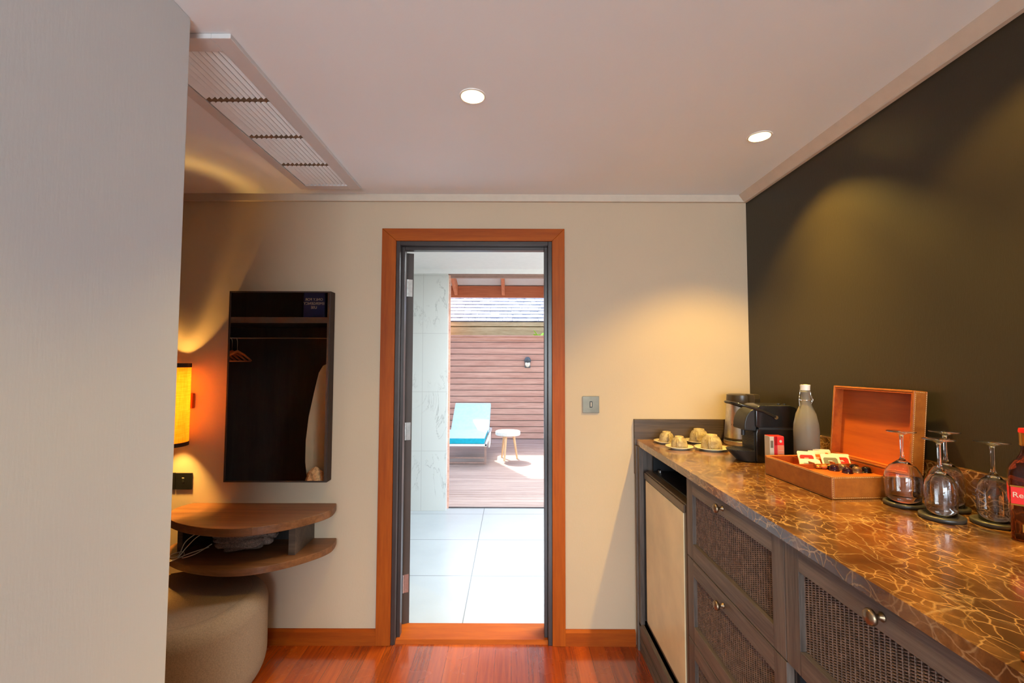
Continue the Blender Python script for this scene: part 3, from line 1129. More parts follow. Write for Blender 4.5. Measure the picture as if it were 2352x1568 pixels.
# recessed lamps
LLAB = ['recessed round ceiling lamp with a white lit cone, above the doorway side', 'recessed round ceiling lamp glowing warm near the dark wall', 'recessed ceiling lamp over the tea box, out of view', 'recessed ceiling lamp nearest the camera, out of view']
POW = [(28, 62), (88, 120), (36, 78), (20, 15)]
for i, (x, y) in enumerate(LAMPS):
    e = empty('downlight', (x, y, ZC), LLAB[i], 'ceiling lamp', 'recessed lamps in the hall ceiling')
    MB().lathe([(0.0405, -0.0025), (0.047, -0.0025), (0.048, 0.0), (0.0405, 0.0)], n=48, close=True).build('trim_ring', 'whitep', e, smooth=True)
    MB().lathe([(0.040, 0.0), (0.026, 0.035), (0.024, 0.060), (0.040, 0.062)], n=48).build('reflector', 'whitep', e, smooth=True)
    MB().lathe([(0.0, 0.0), (0.024, 0.0), (0.024, 0.004), (0, 0.004)], (0, 0, 0.048), n=40).build('bulb_disc', 'glow', e)
    L = light('downlight_wide_beam', 'SPOT', (0, 0, 0.030), POW[i][0], WARM, spot_size=math.radians(108), spot_blend=0.45, shadow_soft_size=0.02)
    L.parent = e
    L = light('downlight_core_beam', 'SPOT', (0, 0, 0.032), POW[i][1], WARM, spot_size=math.radians((76, 76, 62, 76)[i]), spot_blend=1.0, shadow_soft_size=0.02)
    L.parent = e

# ================================================================== COUNTER
ZT = 1.085
XF = 0.690   # plane of the drawer fronts
TH = 0.030
wt = MB()
wt.box(0.672, XR - 0.001, -0.9, D - 0.022, ZT - TH, ZT)
o = wt.build('worktop', 'marble', None)
tag(o, 'long brown veined marble worktop along the dark wall', 'worktop')
up = MB().box(XR - 0.020, XR - 0.001, -0.9, D - 0.022, ZT + 0.0005, 1.195)
o = up.build('marble_upstand', 'marble', None, bevel=0.0015)
tag(o, 'low brown marble upstand with a light-catching top edge behind the glasses', 'upstand')  # no gilding here; the bright edge is only reflected light
up = MB().box(0.662, XR - 0.001, D - 0.020, D - 0.0005, 0.90, 1.192)
o = up.build('wooden_upstand', 'darkwood_x', None, bevel=0.0015)
tag(o, 'brown wooden upstand board on the pale wall behind the cups', 'upstand')

# fridge housing
fh = empty('fridge_housing', (0.98, 2.15, 0), 'dark wooden end housing around the small fridge, at the doorway end', 'cabinet')
m = MB()
m.box(0.662, XR - 0.03, D - 0.050, D - 0.022, 0.0, ZT - TH)
m.build('end_panel', 'darkwood_z', fh, world=True, bevel=0.001)
m = MB()
m.box(0.668, XF + 0.0, D - 0.085, D - 0.050, 0.135, ZT - TH)
m.build('end_stile', 'darkwood_z', fh, world=True, bevel=0.001)
m = MB()
m.box(XR - 0.05, XR - 0.03, 1.83, D - 0.05, 0.0, ZT - TH - 0.001)
m.build('back_panel', 'niche', fh, world=True)
MB().box(0.74, XR - 0.05, D - 0.092, D - 0.086, 0.135, ZT - TH - 0.001).build('inner_lining', 'niche', fh, world=True)
pn = MB()
for i, (z0, z1, x0) in enumerate(((0.0, 0.034, 0.672), (0.040, 0.070, 0.672), (0.076, 0.106, 0.672), (0.112, 0.150, 0.668))):
    pn.box(x0, 0.71, 1.825, D - 0.050, z0, z1)
pn.box(0.684, 0.71, 1.825, D - 0.050, 0.0, 0.15)
pn.build('plinth', 'darkwood_y', fh, world=True, bevel=0.001)
MB().box(0.71, XR - 0.05, 1.825, D - 0.092, 0.12, 0.15).build('base_board', 'darkwood_y', fh, world=True)

# fridge
rf = empty('minibar_fridge', (0.95, 2.1, 0.15), 'small cream-doored fridge standing in the end of the counter', 'fridge')
FY0, FY1 = 1.838, 2.392
MB().box(0.735, 1.235, FY0, FY1, 0.155, 0.935).build('fridge_body', 'blackm', rf, world=True, bevel=0.004)
m = MB()
m.box(0.694, 0.732, FY0, FY1, 0.160, 0.935)
m.build('door_frame', 'fridgeframe', rf, world=True, bevel=0.006)
m = MB()
m.box(0.6895, 0.6945, FY0 + 0.022, FY1 - 0.018, 0.185, 0.893)
m.build('door_panel', 'fridge', rf, world=True, bevel=0.001)
m = MB()
m.box(0.686, 0.694, FY0 + 0.004, FY1 - 0.004, 0.898, 0.930)
m.build('handle_strip', 'fridgeframe', rf, world=True, bevel=0.003)
m = MB()
m.cyl((0.76, 2.36, 0.936), (0.76, 2.36, 0.946), 0.010)
m.build('hinge_cap', 'steel', rf, world=True)


# cane panel
def cane_mesh(y0, y1, z0, z1, xface, parent):
    m = MB()
    m.box(xface + 0.016, xface + 0.018, y0, y1, z0, z1)
    m.build('cane_backing', 'canedark', parent, world=True)
    m = MB()
    cw, chh = 0.0130, 0.0056
    nc = int((y1 - y0) / cw)
    nr = int((z1 - z0) / chh)
    for i in range(nc):
        yc = y0 + (i + 0.5) * (y1 - y0) / nc
        for j in range(nr):
            zc = z0 + (j + 0.5) * (z1 - z0) / nr
            # slanted rounded strand
            a = (xface + 0.0155, yc + 0.0056, zc - 0.0034)
            b = (xface + 0.0155, yc + 0.0044, zc + 0.0006)
            c_ = (xface + 0.0155, yc - 0.0056, zc + 0.0034)
            d = (xface + 0.0155, yc - 0.0044, zc - 0.0006)
            t_ = (xface + 0.0115, yc, zc)
            vs = [m.bm.verts.new(p) for p in (a, b, c_, d, t_)]
            for q in ((0, 1, 4), (1, 2, 4), (2, 3, 4), (3, 0, 4)):
                m.bm.faces.new([vs[k] for k in q])
        # upright strand between the columns
        ye = yc + 0.5 * (y1 - y0) / nc
        m.prism([(xface + 0.016, ye - 0.0012), (xface + 0.0135, ye), (xface + 0.016, ye + 0.0012)], 2, z0, z1)
    return m.build('cane_panel', 'cane', parent, world=True)


def knob(parent, y, z, label=None):
    m = MB()
    R_ = Matrix.Translation((XF - 0.0, y, z)) @ Matrix.Rotation(-PI / 2, 4, 'Y')
    m.lathe([(0.0, 0.0), (0.009, 0.0), (0.009, 0.002), (0.005, 0.006), (0.0045, 0.012), (0.008, 0.016), (0.0145, 0.019), (0.0155, 0.024), (0.012, 0.029), (0.0, 0.031)], n=28, mat=R_)
    return m.build('knob', 'brass', parent, world=True, smooth='all')


def drawer(cab, y0, y1, z0, z1, kz, st=0.055, rail=0.058, ky=None):
    """framed cane front: front frame, inset cane, brass knob"""
    g = 0.0015
    y0, y1, z0, z1 = y0 + g, y1 - g, z0 + g, z1 - g
    e = MB()
    e.box(XF + 0.0, XF + 0.02, y0 + st, y1 - st, z1 - rail, z1)
    e.box(XF + 0.0, XF + 0.02, y0 + st, y1 - st, z0, z0 + rail)
    fr_ = e.build('drawer_front', 'darkwood_y', cab, world=True, bevel=0.0015)
    for ya_ in (y0, y1 - st):
        MB().box(XF, XF + 0.02, ya_, ya_ + st, z0, z1).build('drawer_stile', 'darkwood_z', fr_, bevel=0.0015, world=True)
    cane_mesh(y0 + st, y1 - st, z0 + rail, z1 - rail, XF, fr_)
    knob(fr_, ky if ky else (y0 + y1) / 2 + 0.02, kz)
    b = MB()
    b.box(XF + 0.02, XR - 0.12, y0 + 0.012, y1 - 0.012, z0 + 0.02, z1 - 0.03)
    b.build('drawer_box', 'darkwood_y', fr_, world=True)
    return fr_


YA, YB2 = 1.176, 1.822
c1 = empty('drawer_cabinet', ((XF + XR) / 2, 1.5, 0), 'dark oak cabinet of stacked cane-fronted drawers right of the fridge', 'cabinet')
m = MB()
m.box(XF + 0.024, XR - 0.04, YA + 0.0, YA + 0.011, 0.0, ZT - TH - 0.001)
m.box(XF + 0.024, XR - 0.04, YB2 - 0.011, YB2, 0.0, ZT - TH - 0.001)
m.box(XF + 0.03, XR - 0.04, YA + 0.011, YB2 - 0.011, 0.0, 0.10)
m.box(XR - 0.06, XR - 0.04, YA + 0.011, YB2 - 0.011, 0.1, ZT - TH - 0.001)
m.build('carcass', 'darkwood_z', c1, world=True)
drawer(c1, YA, YB2, 0.747, 1.052, 1.020, ky=1.512)
drawer(c1, YA, YB2, 0.441, 0.746, 0.707, ky=1.520)
drawer(c1, YA, YB2, 0.110, 0.440, 0.400, ky=1.520)
c2 = empty('drawer_cabinet', ((XF + XR) / 2, 0.87, 0), 'wide dark oak cane-fronted drawer unit nearest the camera, open below', 'cabinet')
YC = 0.555
m = MB()
m.box(XF + 0.024, XR - 0.04, YC, YC + 0.011, 0.0, ZT - TH - 0.001)
m.box(XF + 0.024, XR - 0.04, YA - 0.013, YA - 0.002, 0.0, ZT - TH - 0.001)
m.box(XR - 0.06, XR - 0.04, YC + 0.011, YA - 0.013, 0.0, ZT - TH - 0.001)
m.box(XF + 0.024, XR - 0.06, YC + 0.011, YA - 0.013, 0.735, 0.746)
m.box(XF + 0.024, XR - 0.06, YC + 0.011, YA - 0.013, 0.08, 0.10)
m.build('carcass', 'niche', c2, world=True)
drawer(c2, YC, YA, 0.747, 1.052, 1.022, ky=0.870)

# ------------------------------------------------------------------ cups and saucers
SA = [
    ((0.795, 2.357), 0.0640, 0.80, 'small stoneware cup upside down, farthest left by the wooden upstand'),
    ((0.804, 2.205), 0.0640, 0.80, 'small stoneware cup upside down, nearest the counter front edge'),
    ((0.968, 2.372), 0.0740, 1.0, 'large stoneware cup upside down, behind the other large cup'),
    ((0.948, 2.180), 0.0780, 1.0, 'large stoneware cup upside down, beside the coffee machine drip tray'),
]
SL = ['small cream saucer farthest left by the wooden upstand', 'small cream saucer nearest the counter front edge', 'large cream saucer at the back by the wooden upstand', 'large cream saucer beside the coffee machine drip tray']


def saucer(R_):
    m = MB()
    m.lathe([(0, 0.001), (R_ * 0.55, 0.001), (R_ * 0.6, 0.0), (R_ * 0.62, 0.003), (R_, 0.012), (R_ * 0.998, 0.0145), (R_ * 0.62, 0.0065), (R_ * 0.55, 0.006), (0, 0.006)], n=56)
    return m.build('saucer', 'cream', None, smooth='all')


def cup(sc, ang):
    """upturned cup, rim down"""
    e = empty('cup', (0, 0, 0))
    m = MB()
    R_ = 0.0465 * sc
    Hh = 0.062 * sc + 0.002
    m.lathe([(R_ * 0.93, 0.0), (R_ * 1.0, 0.0), (R_ * 1.0, Hh * 0.22), (R_ * 0.92, Hh * 0.55), (R_ * 0.76, Hh * 0.79), (R_ * 0.56, Hh * 0.89), (R_ * 0.55, Hh), (R_ * 0.48, Hh), (R_ * 0.47, Hh * 0.91), (0, Hh * 0.90), (0, Hh * 0.86), (R_ * 0.64, Hh * 0.76), (R_ * 0.86, Hh * 0.5), (R_ * 0.93, Hh * 0.2)], n=48, close=False)
    m.build('cup_body', 'stoneware', e, smooth='all')
    h = MB()
    pts = []
    for i in range(9):
        a = -PI * 0.42 + PI * 0.84 * i / 8
        pts.append((R_ * 0.90 + R_ * 0.55 * math.cos(a), 0, Hh * 0.46 + Hh * 0.34 * math.sin(a)))
    h.tube(pts, 0.0038 * sc + 0.0008, 10, flat=1.5)
    h.build('cup_handle', 'stoneware', e, smooth='all')
    e.rotation_euler = (0, 0, ang)
    return e


for i, ((x, y), R_, sc, lab) in enumerate(SA):
    s_ = saucer(R_)
    s_.location = (x, y, ZT + 0.0005)
    tag(s_, SL[i], 'saucer', 'saucers at the far end of the counter')
    e = cup(sc, math.radians([-95, -118, -122, -122][i]))
    e.location = (x, y, ZT + 0.0085)
    tag(e, lab, 'cup', 'upturned cups on saucers')

# ------------------------------------------------------------------ kettle
KX, KY = 1.165, 2.33
kt = empty('electric_kettle', (KX, KY, ZT + 0.0005), 'brushed steel electric kettle with dark lid and handle, in the corner behind the coffee machine', 'kettle')
MB().lathe([(0, 0), (0.078, 0), (0.082, 0.006), (0.082, 0.022), (0.076, 0.027), (0, 0.027)], n=48).build('power_base', 'steel', kt, smooth=True)
MB().lathe([(0, 0.027), (0.0805, 0.027), (0.0805, 0.036), (0, 0.036)], n=48).build('base_ring', 'kettlelid', kt, smooth=True)
MB().lathe([(0, 0.036), (0.079, 0.036), (0.078, 0.06), (0.070, 0.15), (0.066, 0.208), (0, 0.208)], n=56).build('kettle_body', 'steel', kt, smooth=True)
m = MB()
m.lathe([(0.0665, 0.205), (0.068, 0.21), (0.064, 0.250), (0.058, 0.254), (0, 0.256)], n=48)
m.prism([(0.05, -0.02), (0.085, -0.006), (0.085, 0.006), (0.05, 0.02)], 2, 0.215, 0.248, mat=Matrix.Rotation(math.radians(110), 4, 'Z'))
m.build('kettle_lid', 'kettlelid', kt, smooth=True)
m = MB()
Rk = Matrix.Rotation(math.radians(-70), 4, 'Z')
m.prism([(0.045, 0.195), (0.045, 0.258), (0.098, 0.258), (0.103, 0.235), (0.100, 0.195)], 1, -0.019, 0.019, mat=Rk)
m.prism([(0.078, 0.06), (0.078, 0.085), (0.088, 0.195), (0.100, 0.195), (0.100, 0.06)], 1, -0.013, 0.013, mat=Rk)
m.build('kettle_handle', 'kettlelid', kt, bevel=0.004)
m = MB()
for a in (207, 214):
    A_ = math.radians(a)
    m.cyl((0.0735 * math.cos(A_), 0.0735 * math.sin(A_), 0.098), (0.0735 * math.cos(A_ + 0.05), 0.0735 * math.sin(A_ + 0.05), 0.108), 0.0012, n=6)
m.build('printed_mark', 'kettlelid', kt)

# ------------------------------------------------------------------ coffee machine
cm = empty('coffee_machine', (1.012, 1.893, ZT + 0.0005), 'glossy black capsule coffee machine with round drip tray, in front of the kettle', 'coffee machine')
Wd = 0.118
# side outline (x, z): lower body
m = MB()
m.prism([(0.0, 0.0), (0.178, 0.0), (0.182, 0.006), (0.182, 0.138), (0.0, 0.138), (-0.004, 0.12), (-0.004, 0.008)], 1, 0.0, Wd)
m.build('lower_body', 'black', cm, bevel=0.005, seg=3, smooth=True)
out = [(0.006, 0.142), (0.182, 0.142)]
for i in range(9):
    a = PI / 2 * i / 8
    out.append((0.136 + 0.048 * math.cos(a), 0.186 + 0.050 * math.sin(a)))
out += [(0.02, 0.236), (0.004, 0.230), (-0.004, 0.215), (-0.004, 0.15)]
m = MB()
m.prism(out, 1, 0.0, Wd)
m.build('upper_body', 'black', cm, bevel=0.005, seg=3, smooth=True)
m = MB()
m.box(0.008, 0.181, 0.0006, Wd - 0.0006, 0.136, 0.144)
m.build('waist_seam', 'blackm', cm)
# domed brewing head
m = MB()
out = []
for i in range(13):
    a = PI / 2 + PI / 2 * i / 12
    out.append((0.004 + 0.050 * math.cos(a), 0.146 + 0.074 * math.sin(a)))
out = [(0.004, 0.220)] + out[1:] + [(-0.046, 0.132), (0.004, 0.126)]
m.prism(out, 1, 0.010, Wd - 0.010)
m.build('brew_head', 'blackm', cm, bevel=0.004, seg=3, smooth=True)
m = MB()
m.cyl((-0.028, Wd / 2, 0.105), (-0.028, Wd / 2, 0.134), 0.008)
m.build('spout', 'blackm', cm)
# ribbed grid face
m = MB()
m.box(-0.006, -0.0045, 0.010, Wd - 0.010, 0.028, 0.124)
m.build('grid_panel', 'blackm', cm)
m = MB()
for i in range(14):
    z0 = 0.031 + i * 0.0066
    m.box(-0.0078, -0.006, 0.012, Wd - 0.012, z0, z0 + 0.003)
for i in range(14):
    y0 = 0.013 + i * 0.0067
    m.box(-0.0078, -0.006, y0, y0 + 0.0018, 0.031, 0.120)
m.build('front_grid', 'rubber', cm)
# drip tray
m = MB()
n = 28
topo, boto = [], []
for i in range(n + 1):
    a = PI / 2 + PI * i / n
    topo.append((-0.045 + 0.054 * math.cos(a), Wd / 2 + 0.052 * math.sin(a)))
m.bm.verts.ensure_lookup_table()
T_ = [m.bm.verts.new((x, y, 0.046)) for x, y in topo] + [m.bm.verts.new((0.0, Wd / 2 - 0.052, 0.046)), m.bm.verts.new((0.0, Wd / 2 + 0.052, 0.046))]
B_ = [m.bm.verts.new((x * 0.55, Wd / 2 + (y - Wd / 2) * 0.9, 0.002)) for x, y in topo] + [m.bm.verts.new((0.0, Wd / 2 - 0.047, 0.002)), m.bm.verts.new((0.0, Wd / 2 + 0.047, 0.002))]
m.bm.faces.new(T_)
m.bm.faces.new(B_[::-1])
for i in range(len(T_)):
    j = (i + 1) % len(T_)
    m.bm.faces.new([T_[i], B_[i], B_[j], T_[j]])
m.build('drip_tray', 'blackm', cm)
m = MB()
for i in range(13):
    x = -0.094 + i * 0.0072
    if x < -0.045:
        hw = 0.050 * math.sqrt(max(0, 1 - ((x + 0.045) / 0.054) ** 2))
    else:
        hw = 0.050
    m.box(x, x + 0.0025, Wd / 2 - hw, Wd / 2 + hw, 0.046, 0.049)
for i in range(12):
    y = Wd / 2 - 0.046 + i * 0.0082
    dx = 0.054 * math.sqrt(max(0, 1 - ((y - Wd / 2) / 0.052) ** 2))
    m.box(-0.045 - dx + 0.004, -0.001, y, y + 0.002, 0.046, 0.0485)
m.build('tray_grid', 'rubber', cm)
# lever loop
lev = []
for x, y, z in ((0.075, -0.004, 0.188), (0.04, -0.005, 0.205), (-0.01, -0.004, 0.222), (-0.058, 0.002, 0.237), (-0.084, 0.022, 0.243), (-0.090, Wd / 2, 0.244), (-0.084, Wd - 0.022, 0.243), (-0.058, Wd - 0.002, 0.237), (-0.01, Wd + 0.004, 0.222), (0.04, Wd + 0.005, 0.205), (0.075, Wd + 0.004, 0.188)):
    lev.append((x, y, z))
m = wob(lev, 0.0055, 'lever')
m.build('lever', 'black', cm, smooth='all')
m = MB()
m.cyl((0.078, -0.006, 0.186), (0.078, 0.002, 0.186), 0.008)
m.build('lever_pivot', 'chrome', cm, smooth=True)
m = MB()
m.cyl((0.12, 0.05, 0.236), (0.12, 0.05, 0.240), 0.008)
m.cyl((0.145, 0.05, 0.2345), (0.145, 0.05, 0.239), 0.006)
m.build('button', 'blackm', cm)

# ------------------------------------------------------------------ carton in front of the machine
cx, cy = 1.004, 1.765
ct = empty('paper_carton', (cx, cy, ZT + 0.0005), 'small red and white paper carton standing between coffee machine and tea box', 'carton', rz=math.radians(-4))
m = MB()
m.box(-0.012, 0.040, 0, 0.042, 0, 0.128)
m.build('carton_body', 'white', ct, bevel=0.0008)
m = MB()
m.box(0.006, 0.0404, -0.0006, 0.0, 0.095, 0.1275)
m.box(-0.0115, 0.0402, 0.0002, 0.0415, 0.1281, 0.1286)
m.build('red_band', 'redbr', ct)
m = MB()
m.box(0.0165, 0.0404, -0.0006, 0.0, 0.012, 0.0945)
m.build('salmon_panel', 'salmon', ct)
m = MB()
m.box(0.0035, 0.0160, -0.0006, 0.0, 0.004, 0.128)
m.build('red_stripe', 'red', ct)
m = MB()
m.lathe([(0, 0), (0.005, 0), (0.005, 0.0006), (0, 0.0006)], n=20, mat=Matrix.Translation((0.028, -0.0006, 0.110)) @ Matrix.Rotation(PI / 2, 4, 'X'))
for i in range(5):
    m.box(0.020, 0.0385, -0.0011, -0.0006, 0.074 - i * 0.011, 0.0752 - i * 0.011)
m.build('printed_motif', 'white', ct)
m = MB()
m.box(-0.009, 0.001, -0.0006, 0.0, 0.085, 0.112)
m.build('grey_stamp', 'slate', ct)

# ------------------------------------------------------------------ bottle
BX, BY = 1.138, 1.772
bt = empty('swing_top_bottle', (BX, BY, ZT + 0.0005), 'frosted glass swing-top water bottle behind the leather tea box', 'bottle')
m = MB()
m.lathe([(0, 0.0), (0.040, 0.0), (0.0435, 0.004), (0.0435, 0.150), (0.042, 0.175), (0.034, 0.215), (0.0215, 0.245), (0.0165, 0.262), (0.0155, 0.292), (0.017, 0.296), (0.017, 0.304), (0.013, 0.304), (0.012, 0.26), (0.018, 0.243), (0.031, 0.213), (0.039, 0.173), (0.0405, 0.15), (0.0405, 0.006), (0.0, 0.006)], n=48)
m.build('bottle_glass', 'frost', bt, smooth='all')
m = MB()
m.lathe([(0, 0.296), (0.0115, 0.296), (0.0115, 0.304), (0.0165, 0.306), (0.0165, 0.314), (0.0175, 0.326), (0, 0.328)], n=32)
m.build('stopper', 'whitep', bt, smooth=True)
m = MB()
for s_ in (-1, 1):
    m.tube([(s_ * 0.0175, 0, 0.318), (s_ * 0.021, 0.001, 0.295), (s_ * 0.023, 0.0, 0.272), (s_ * 0.018, -0.008, 0.262)], 0.0011, 6)
    m.tube([(s_ * 0.023, 0.0, 0.285), (s_ * 0.027, -0.004, 0.268), (s_ * 0.020, 0.006, 0.240), (s_ * 0.0225, 0.004, 0.225)], 0.0011, 6)
ring = [(0.0195 * math.cos(a * PI / 10), 0.0195 * math.sin(a * PI / 10), 0.268) for a in range(20)]
m.tube(ring, 0.0011, 6, closed=True)
m.build('wire_bail', 'chrome', bt, smooth='all')

# ------------------------------------------------------------------ tea box
TR = math.radians(3.6)
bxo = empty('tea_box', (0.962, 1.387, ZT + 0.0005), 'open tan leather tea box with orange wooden lining and raised lid', 'box', rz=TR)
BW, BL, BH = 0.262, 0.325, 0.068
tk = 0.007
m = MB()
m.box(0, BW, 0, BL, 0, 0.004)
m.box(0, tk, 0, BL, 0.004, BH)
m.box(BW - tk, BW, 0, BL, 0.004, BH)
m.box(tk, BW - tk, 0, tk, 0.004, BH)
m.box(tk, BW - tk, BL - tk, BL, 0.004, BH)
m.build('box_shell', 'leather', bxo, bevel=0.002)
FZ = 0.044
m = MB()
e2 = tk + 0.0005
m.box(e2, BW - e2, e2, BL - e2, 0.0045, FZ - 0.012)
m.box(e2, e2 + 0.003, e2, BL - e2, FZ - 0.012, BH - 0.002)
m.box(BW - e2 - 0.003, BW - e2, e2, BL - e2, FZ - 0.012, BH - 0.002)
m.box(e2 + 0.003, BW - e2 - 0.003, e2, e2 + 0.003, FZ - 0.012, BH - 0.002)
m.box(e2 + 0.003, BW - e2 - 0.003, BL - e2 - 0.003, BL - e2, FZ - 0.012, BH - 0.002)
m.build('wooden_lining', 'cedar', bxo)
m = MB()
m.box(e2 + 0.003, BW - e2 - 0.003, e2 + 0.003, 0.205, FZ - 0.012, FZ)
m.build('capsule_tray', 'cedar', bxo, bevel=0.001)
m = MB()
m.box(0.10, 0.103, 0.205, BL - e2 - 0.003, FZ - 0.012, BH - 0.004)
m.box(0.175, 0.178, 0.205, BL - e2 - 0.003, FZ - 0.012, BH - 0.004)
m.box(e2 + 0.003, BW - e2 - 0.003, 0.205, 0.208, FZ - 0.012, BH - 0.008)
m.build('divider', 'cedar', bxo)


def stitches(m, p0, p1, nrm, L=0.0034, gap=0.0060, r=0.0005):
    p0, p1, nrm = Vector(p0), Vector(p1), Vector(nrm)
    d = (p1 - p0)
    n_ = int(d.length / gap)
    u = d.normalized()
    sd = u.cross(nrm).normalized() * 0.0006
    for i in range(n_):
        a = p0 + u * (i * gap + 0.001)
        b = a + u * L
        up_ = nrm * 0.0007
        q = [a - sd, b - sd, b + sd, a + sd]
        vs = [m.bm.verts.new(x) for x in q] + [m.bm.verts.new(x + up_) for x in q]
        for f in ((4, 5, 6, 7), (0, 1, 5, 4), (1, 2, 6, 5), (2, 3, 7, 6), (3, 0, 4, 7)):
            m.bm.faces.new([vs[k] for k in f])


m = MB()
i_ = 0.004
stitches(m, (i_, -0.0001, BH - i_), (BW - i_, -0.0001, BH - i_), (0, -1, 0))
stitches(m, (i_, -0.0001, i_), (BW - i_, -0.0001, i_), (0, -1, 0))
stitches(m, (i_, -0.0001, i_), (i_, -0.0001, BH - i_), (0, -1, 0))
stitches(m, (BW - i_, -0.0001, i_), (BW - i_, -0.0001, BH - i_), (0, -1, 0))
stitches(m, (-0.0001, i_, BH - i_), (-0.0001, BL - i_, BH - i_), (-1, 0, 0))
m.build('stitching', 'stitch', bxo)
# lid: hinged on the wall side, standing open
LD = 0.044
Rl = Matrix.Translation((BW - 0.010, 0, BH + 0.001)) @ Matrix.Rotation(math.radians(5.5), 4, 'Y')
LHh = 0.258
m = MB()
# local: x = thickness direction (away from opening), y = along hinge, z = up
m.box(LD - 0.004, LD, 0, BL, 0, LHh, mat=Rl)
m.box(0, LD - 0.004, 0, tk, 0, LHh, mat=Rl)
m.box(0, LD - 0.004, BL - tk, BL, 0, LHh, mat=Rl)
m.box(0, LD - 0.004, tk, BL - tk, LHh - tk, LHh, mat=Rl)
m.box(0, LD - 0.004, tk, BL - tk, 0, tk, mat=Rl)
lid = m.build('lid', 'leather', bxo, bevel=0.0018)
m = MB()
m.box(LD - 0.012, LD - 0.0042, tk + 0.0004, BL - tk - 0.0004, tk + 0.0004, LHh - tk - 0.0004, mat=Rl)
q = 0.004
m.box(0.001, LD - 0.012, tk + 0.0004, tk + q, tk + 0.0004, LHh - tk - 0.0004, mat=Rl)
m.box(0.001, LD - 0.012, BL - tk - q, BL - tk - 0.0004, tk + 0.0004, LHh - tk - 0.0004, mat=Rl)
m.box(0.001, LD - 0.012, tk + q, BL - tk - q, LHh - tk - q, LHh - tk - 0.0004, mat=Rl)
m.box(0.001, LD - 0.012, tk + q, BL - tk - q, tk + 0.0004, tk + q, mat=Rl)
m.build('lid_lining', 'cedar', lid)
m = MB()
stitches(m, (0.004, -0.0001, 0.004), (0.004, -0.0001, LHh - 0.004), (0, -1, 0))
stitches(m, (LD - 0.004, -0.0001, 0.004), (LD - 0.004, -0.0001, LHh - 0.004), (0, -1, 0))
stitches(m, (0.004, -0.0001, LHh - 0.004), (LD - 0.004, -0.0001, LHh - 0.004), (0, -1, 0))
bmesh.ops.transform(m.bm, matrix=Rl, verts=m.bm.verts)
m.build('lid_stitching', 'stitch', lid)

TM = Matrix.Translation((0.962, 1.387, ZT + 0.0005)) @ Matrix.Rotation(TR, 4, 'Z')


def in_box(x, y, z):
    return TM @ Vector((x, y, z))


# tea sachets, leaning back in the compartments (local x, y, tilt, print colour, label)
SACH = [
    (0.120, 0.255, -30, 'red', 'white tea sachet with a dark red print, leftmost in the tea box', -14),
    (0.168, 0.262, -30, 'orange', 'white tea sachet with a bright orange print, beside the dark red one', -10),
    (0.210, 0.292, -30, 'russet', 'tea sachet with a russet print, at the back of the tea box', -12),
    (0.176, 0.210, -34, 'slate', 'white tea sachet with a grey-green print, behind the capsules', -14),
    (0.219, 0.214, -34, 'redbr', 'white tea sachet with a bright red print, nearest the raised lid', -14),
]


def sachet(col):
    e = empty('tea_sachet', (0, 0, 0))
    w, h = 0.056, 0.060
    m = MB()
    m.prism([(-w / 2, 0), (w / 2, 0), (w / 2, h), (w / 2 - 0.004, h + 0.002), (-w / 2 + 0.004, h + 0.002), (-w / 2, h)], 1, 0, 0.0024)
    m.prism([(-w / 2 + 0.004, 0.002), (w / 2 + 0.003, 0.002), (w / 2 + 0.003, h + 0.003), (-w / 2 + 0.004, h + 0.005)], 1, 0.0035, 0.0052)
    m.prism([(-w / 2 + 0.010, 0.002), (w / 2 + 0.006, 0.002), (w / 2 + 0.006, h + 0.001), (-w / 2 + 0.010, h + 0.003)], 1, 0.0062, 0.0078)
    m.build('paper', 'white', e)
    m = MB()
    m.prism([(-w / 2 + 0.006, 0.003), (w / 2 - 0.005, 0.003), (w / 2 - 0.005, h - 0.016), (w / 2 - 0.009, h - 0.011), (-w / 2 + 0.010, h - 0.011), (-w / 2 + 0.006, h - 0.016)], 1, -0.0006, 0)
    m.build('printed_panel', col, e)
    m = MB()
    m.box(-0.008, 0.006, -0.0011, -0.0006, h - 0.024, h - 0.0225)
    m.box(-0.006, 0.008, -0.0011, -0.0006, h - 0.028, h - 0.0270)
    m.build('printed_lines', 'whitep', e)
    return e


for x, y, tilt, col, lab, rz in SACH:
    e = sachet(col)
    e.location = in_box(x, y, FZ - 0.010 if y > 0.208 else FZ + 0.0015)
    e.rotation_euler = (math.radians(tilt), 0, TR + math.radians(rz))
    tag(e, lab, 'tea sachet', 'tea sachets standing in the box')
# little cream card
cd = empty('name_card', in_box(0.102, 0.222, FZ + 0.001), 'small cream folded card lying in front of the dark red sachet', 'card', rz=TR + math.radians(-16))
m = MB()
m.prism([(-0.036, 0), (0.036, 0), (0.033, 0.026), (0.026, 0.030), (-0.031, 0.030)], 1, 0, 0.0018, mat=Matrix.Rotation(math.radians(-30), 4, 'X'))
m.build('card', 'cream', cd)
m = MB()
m.box(-0.020, 0.014, -0.0008, 0, 0.013, 0.0142, mat=Matrix.Rotation(math.radians(-30), 4, 'X'))
m.build('printed_line', 'bandw', cd)
cd.location.z += 0.0

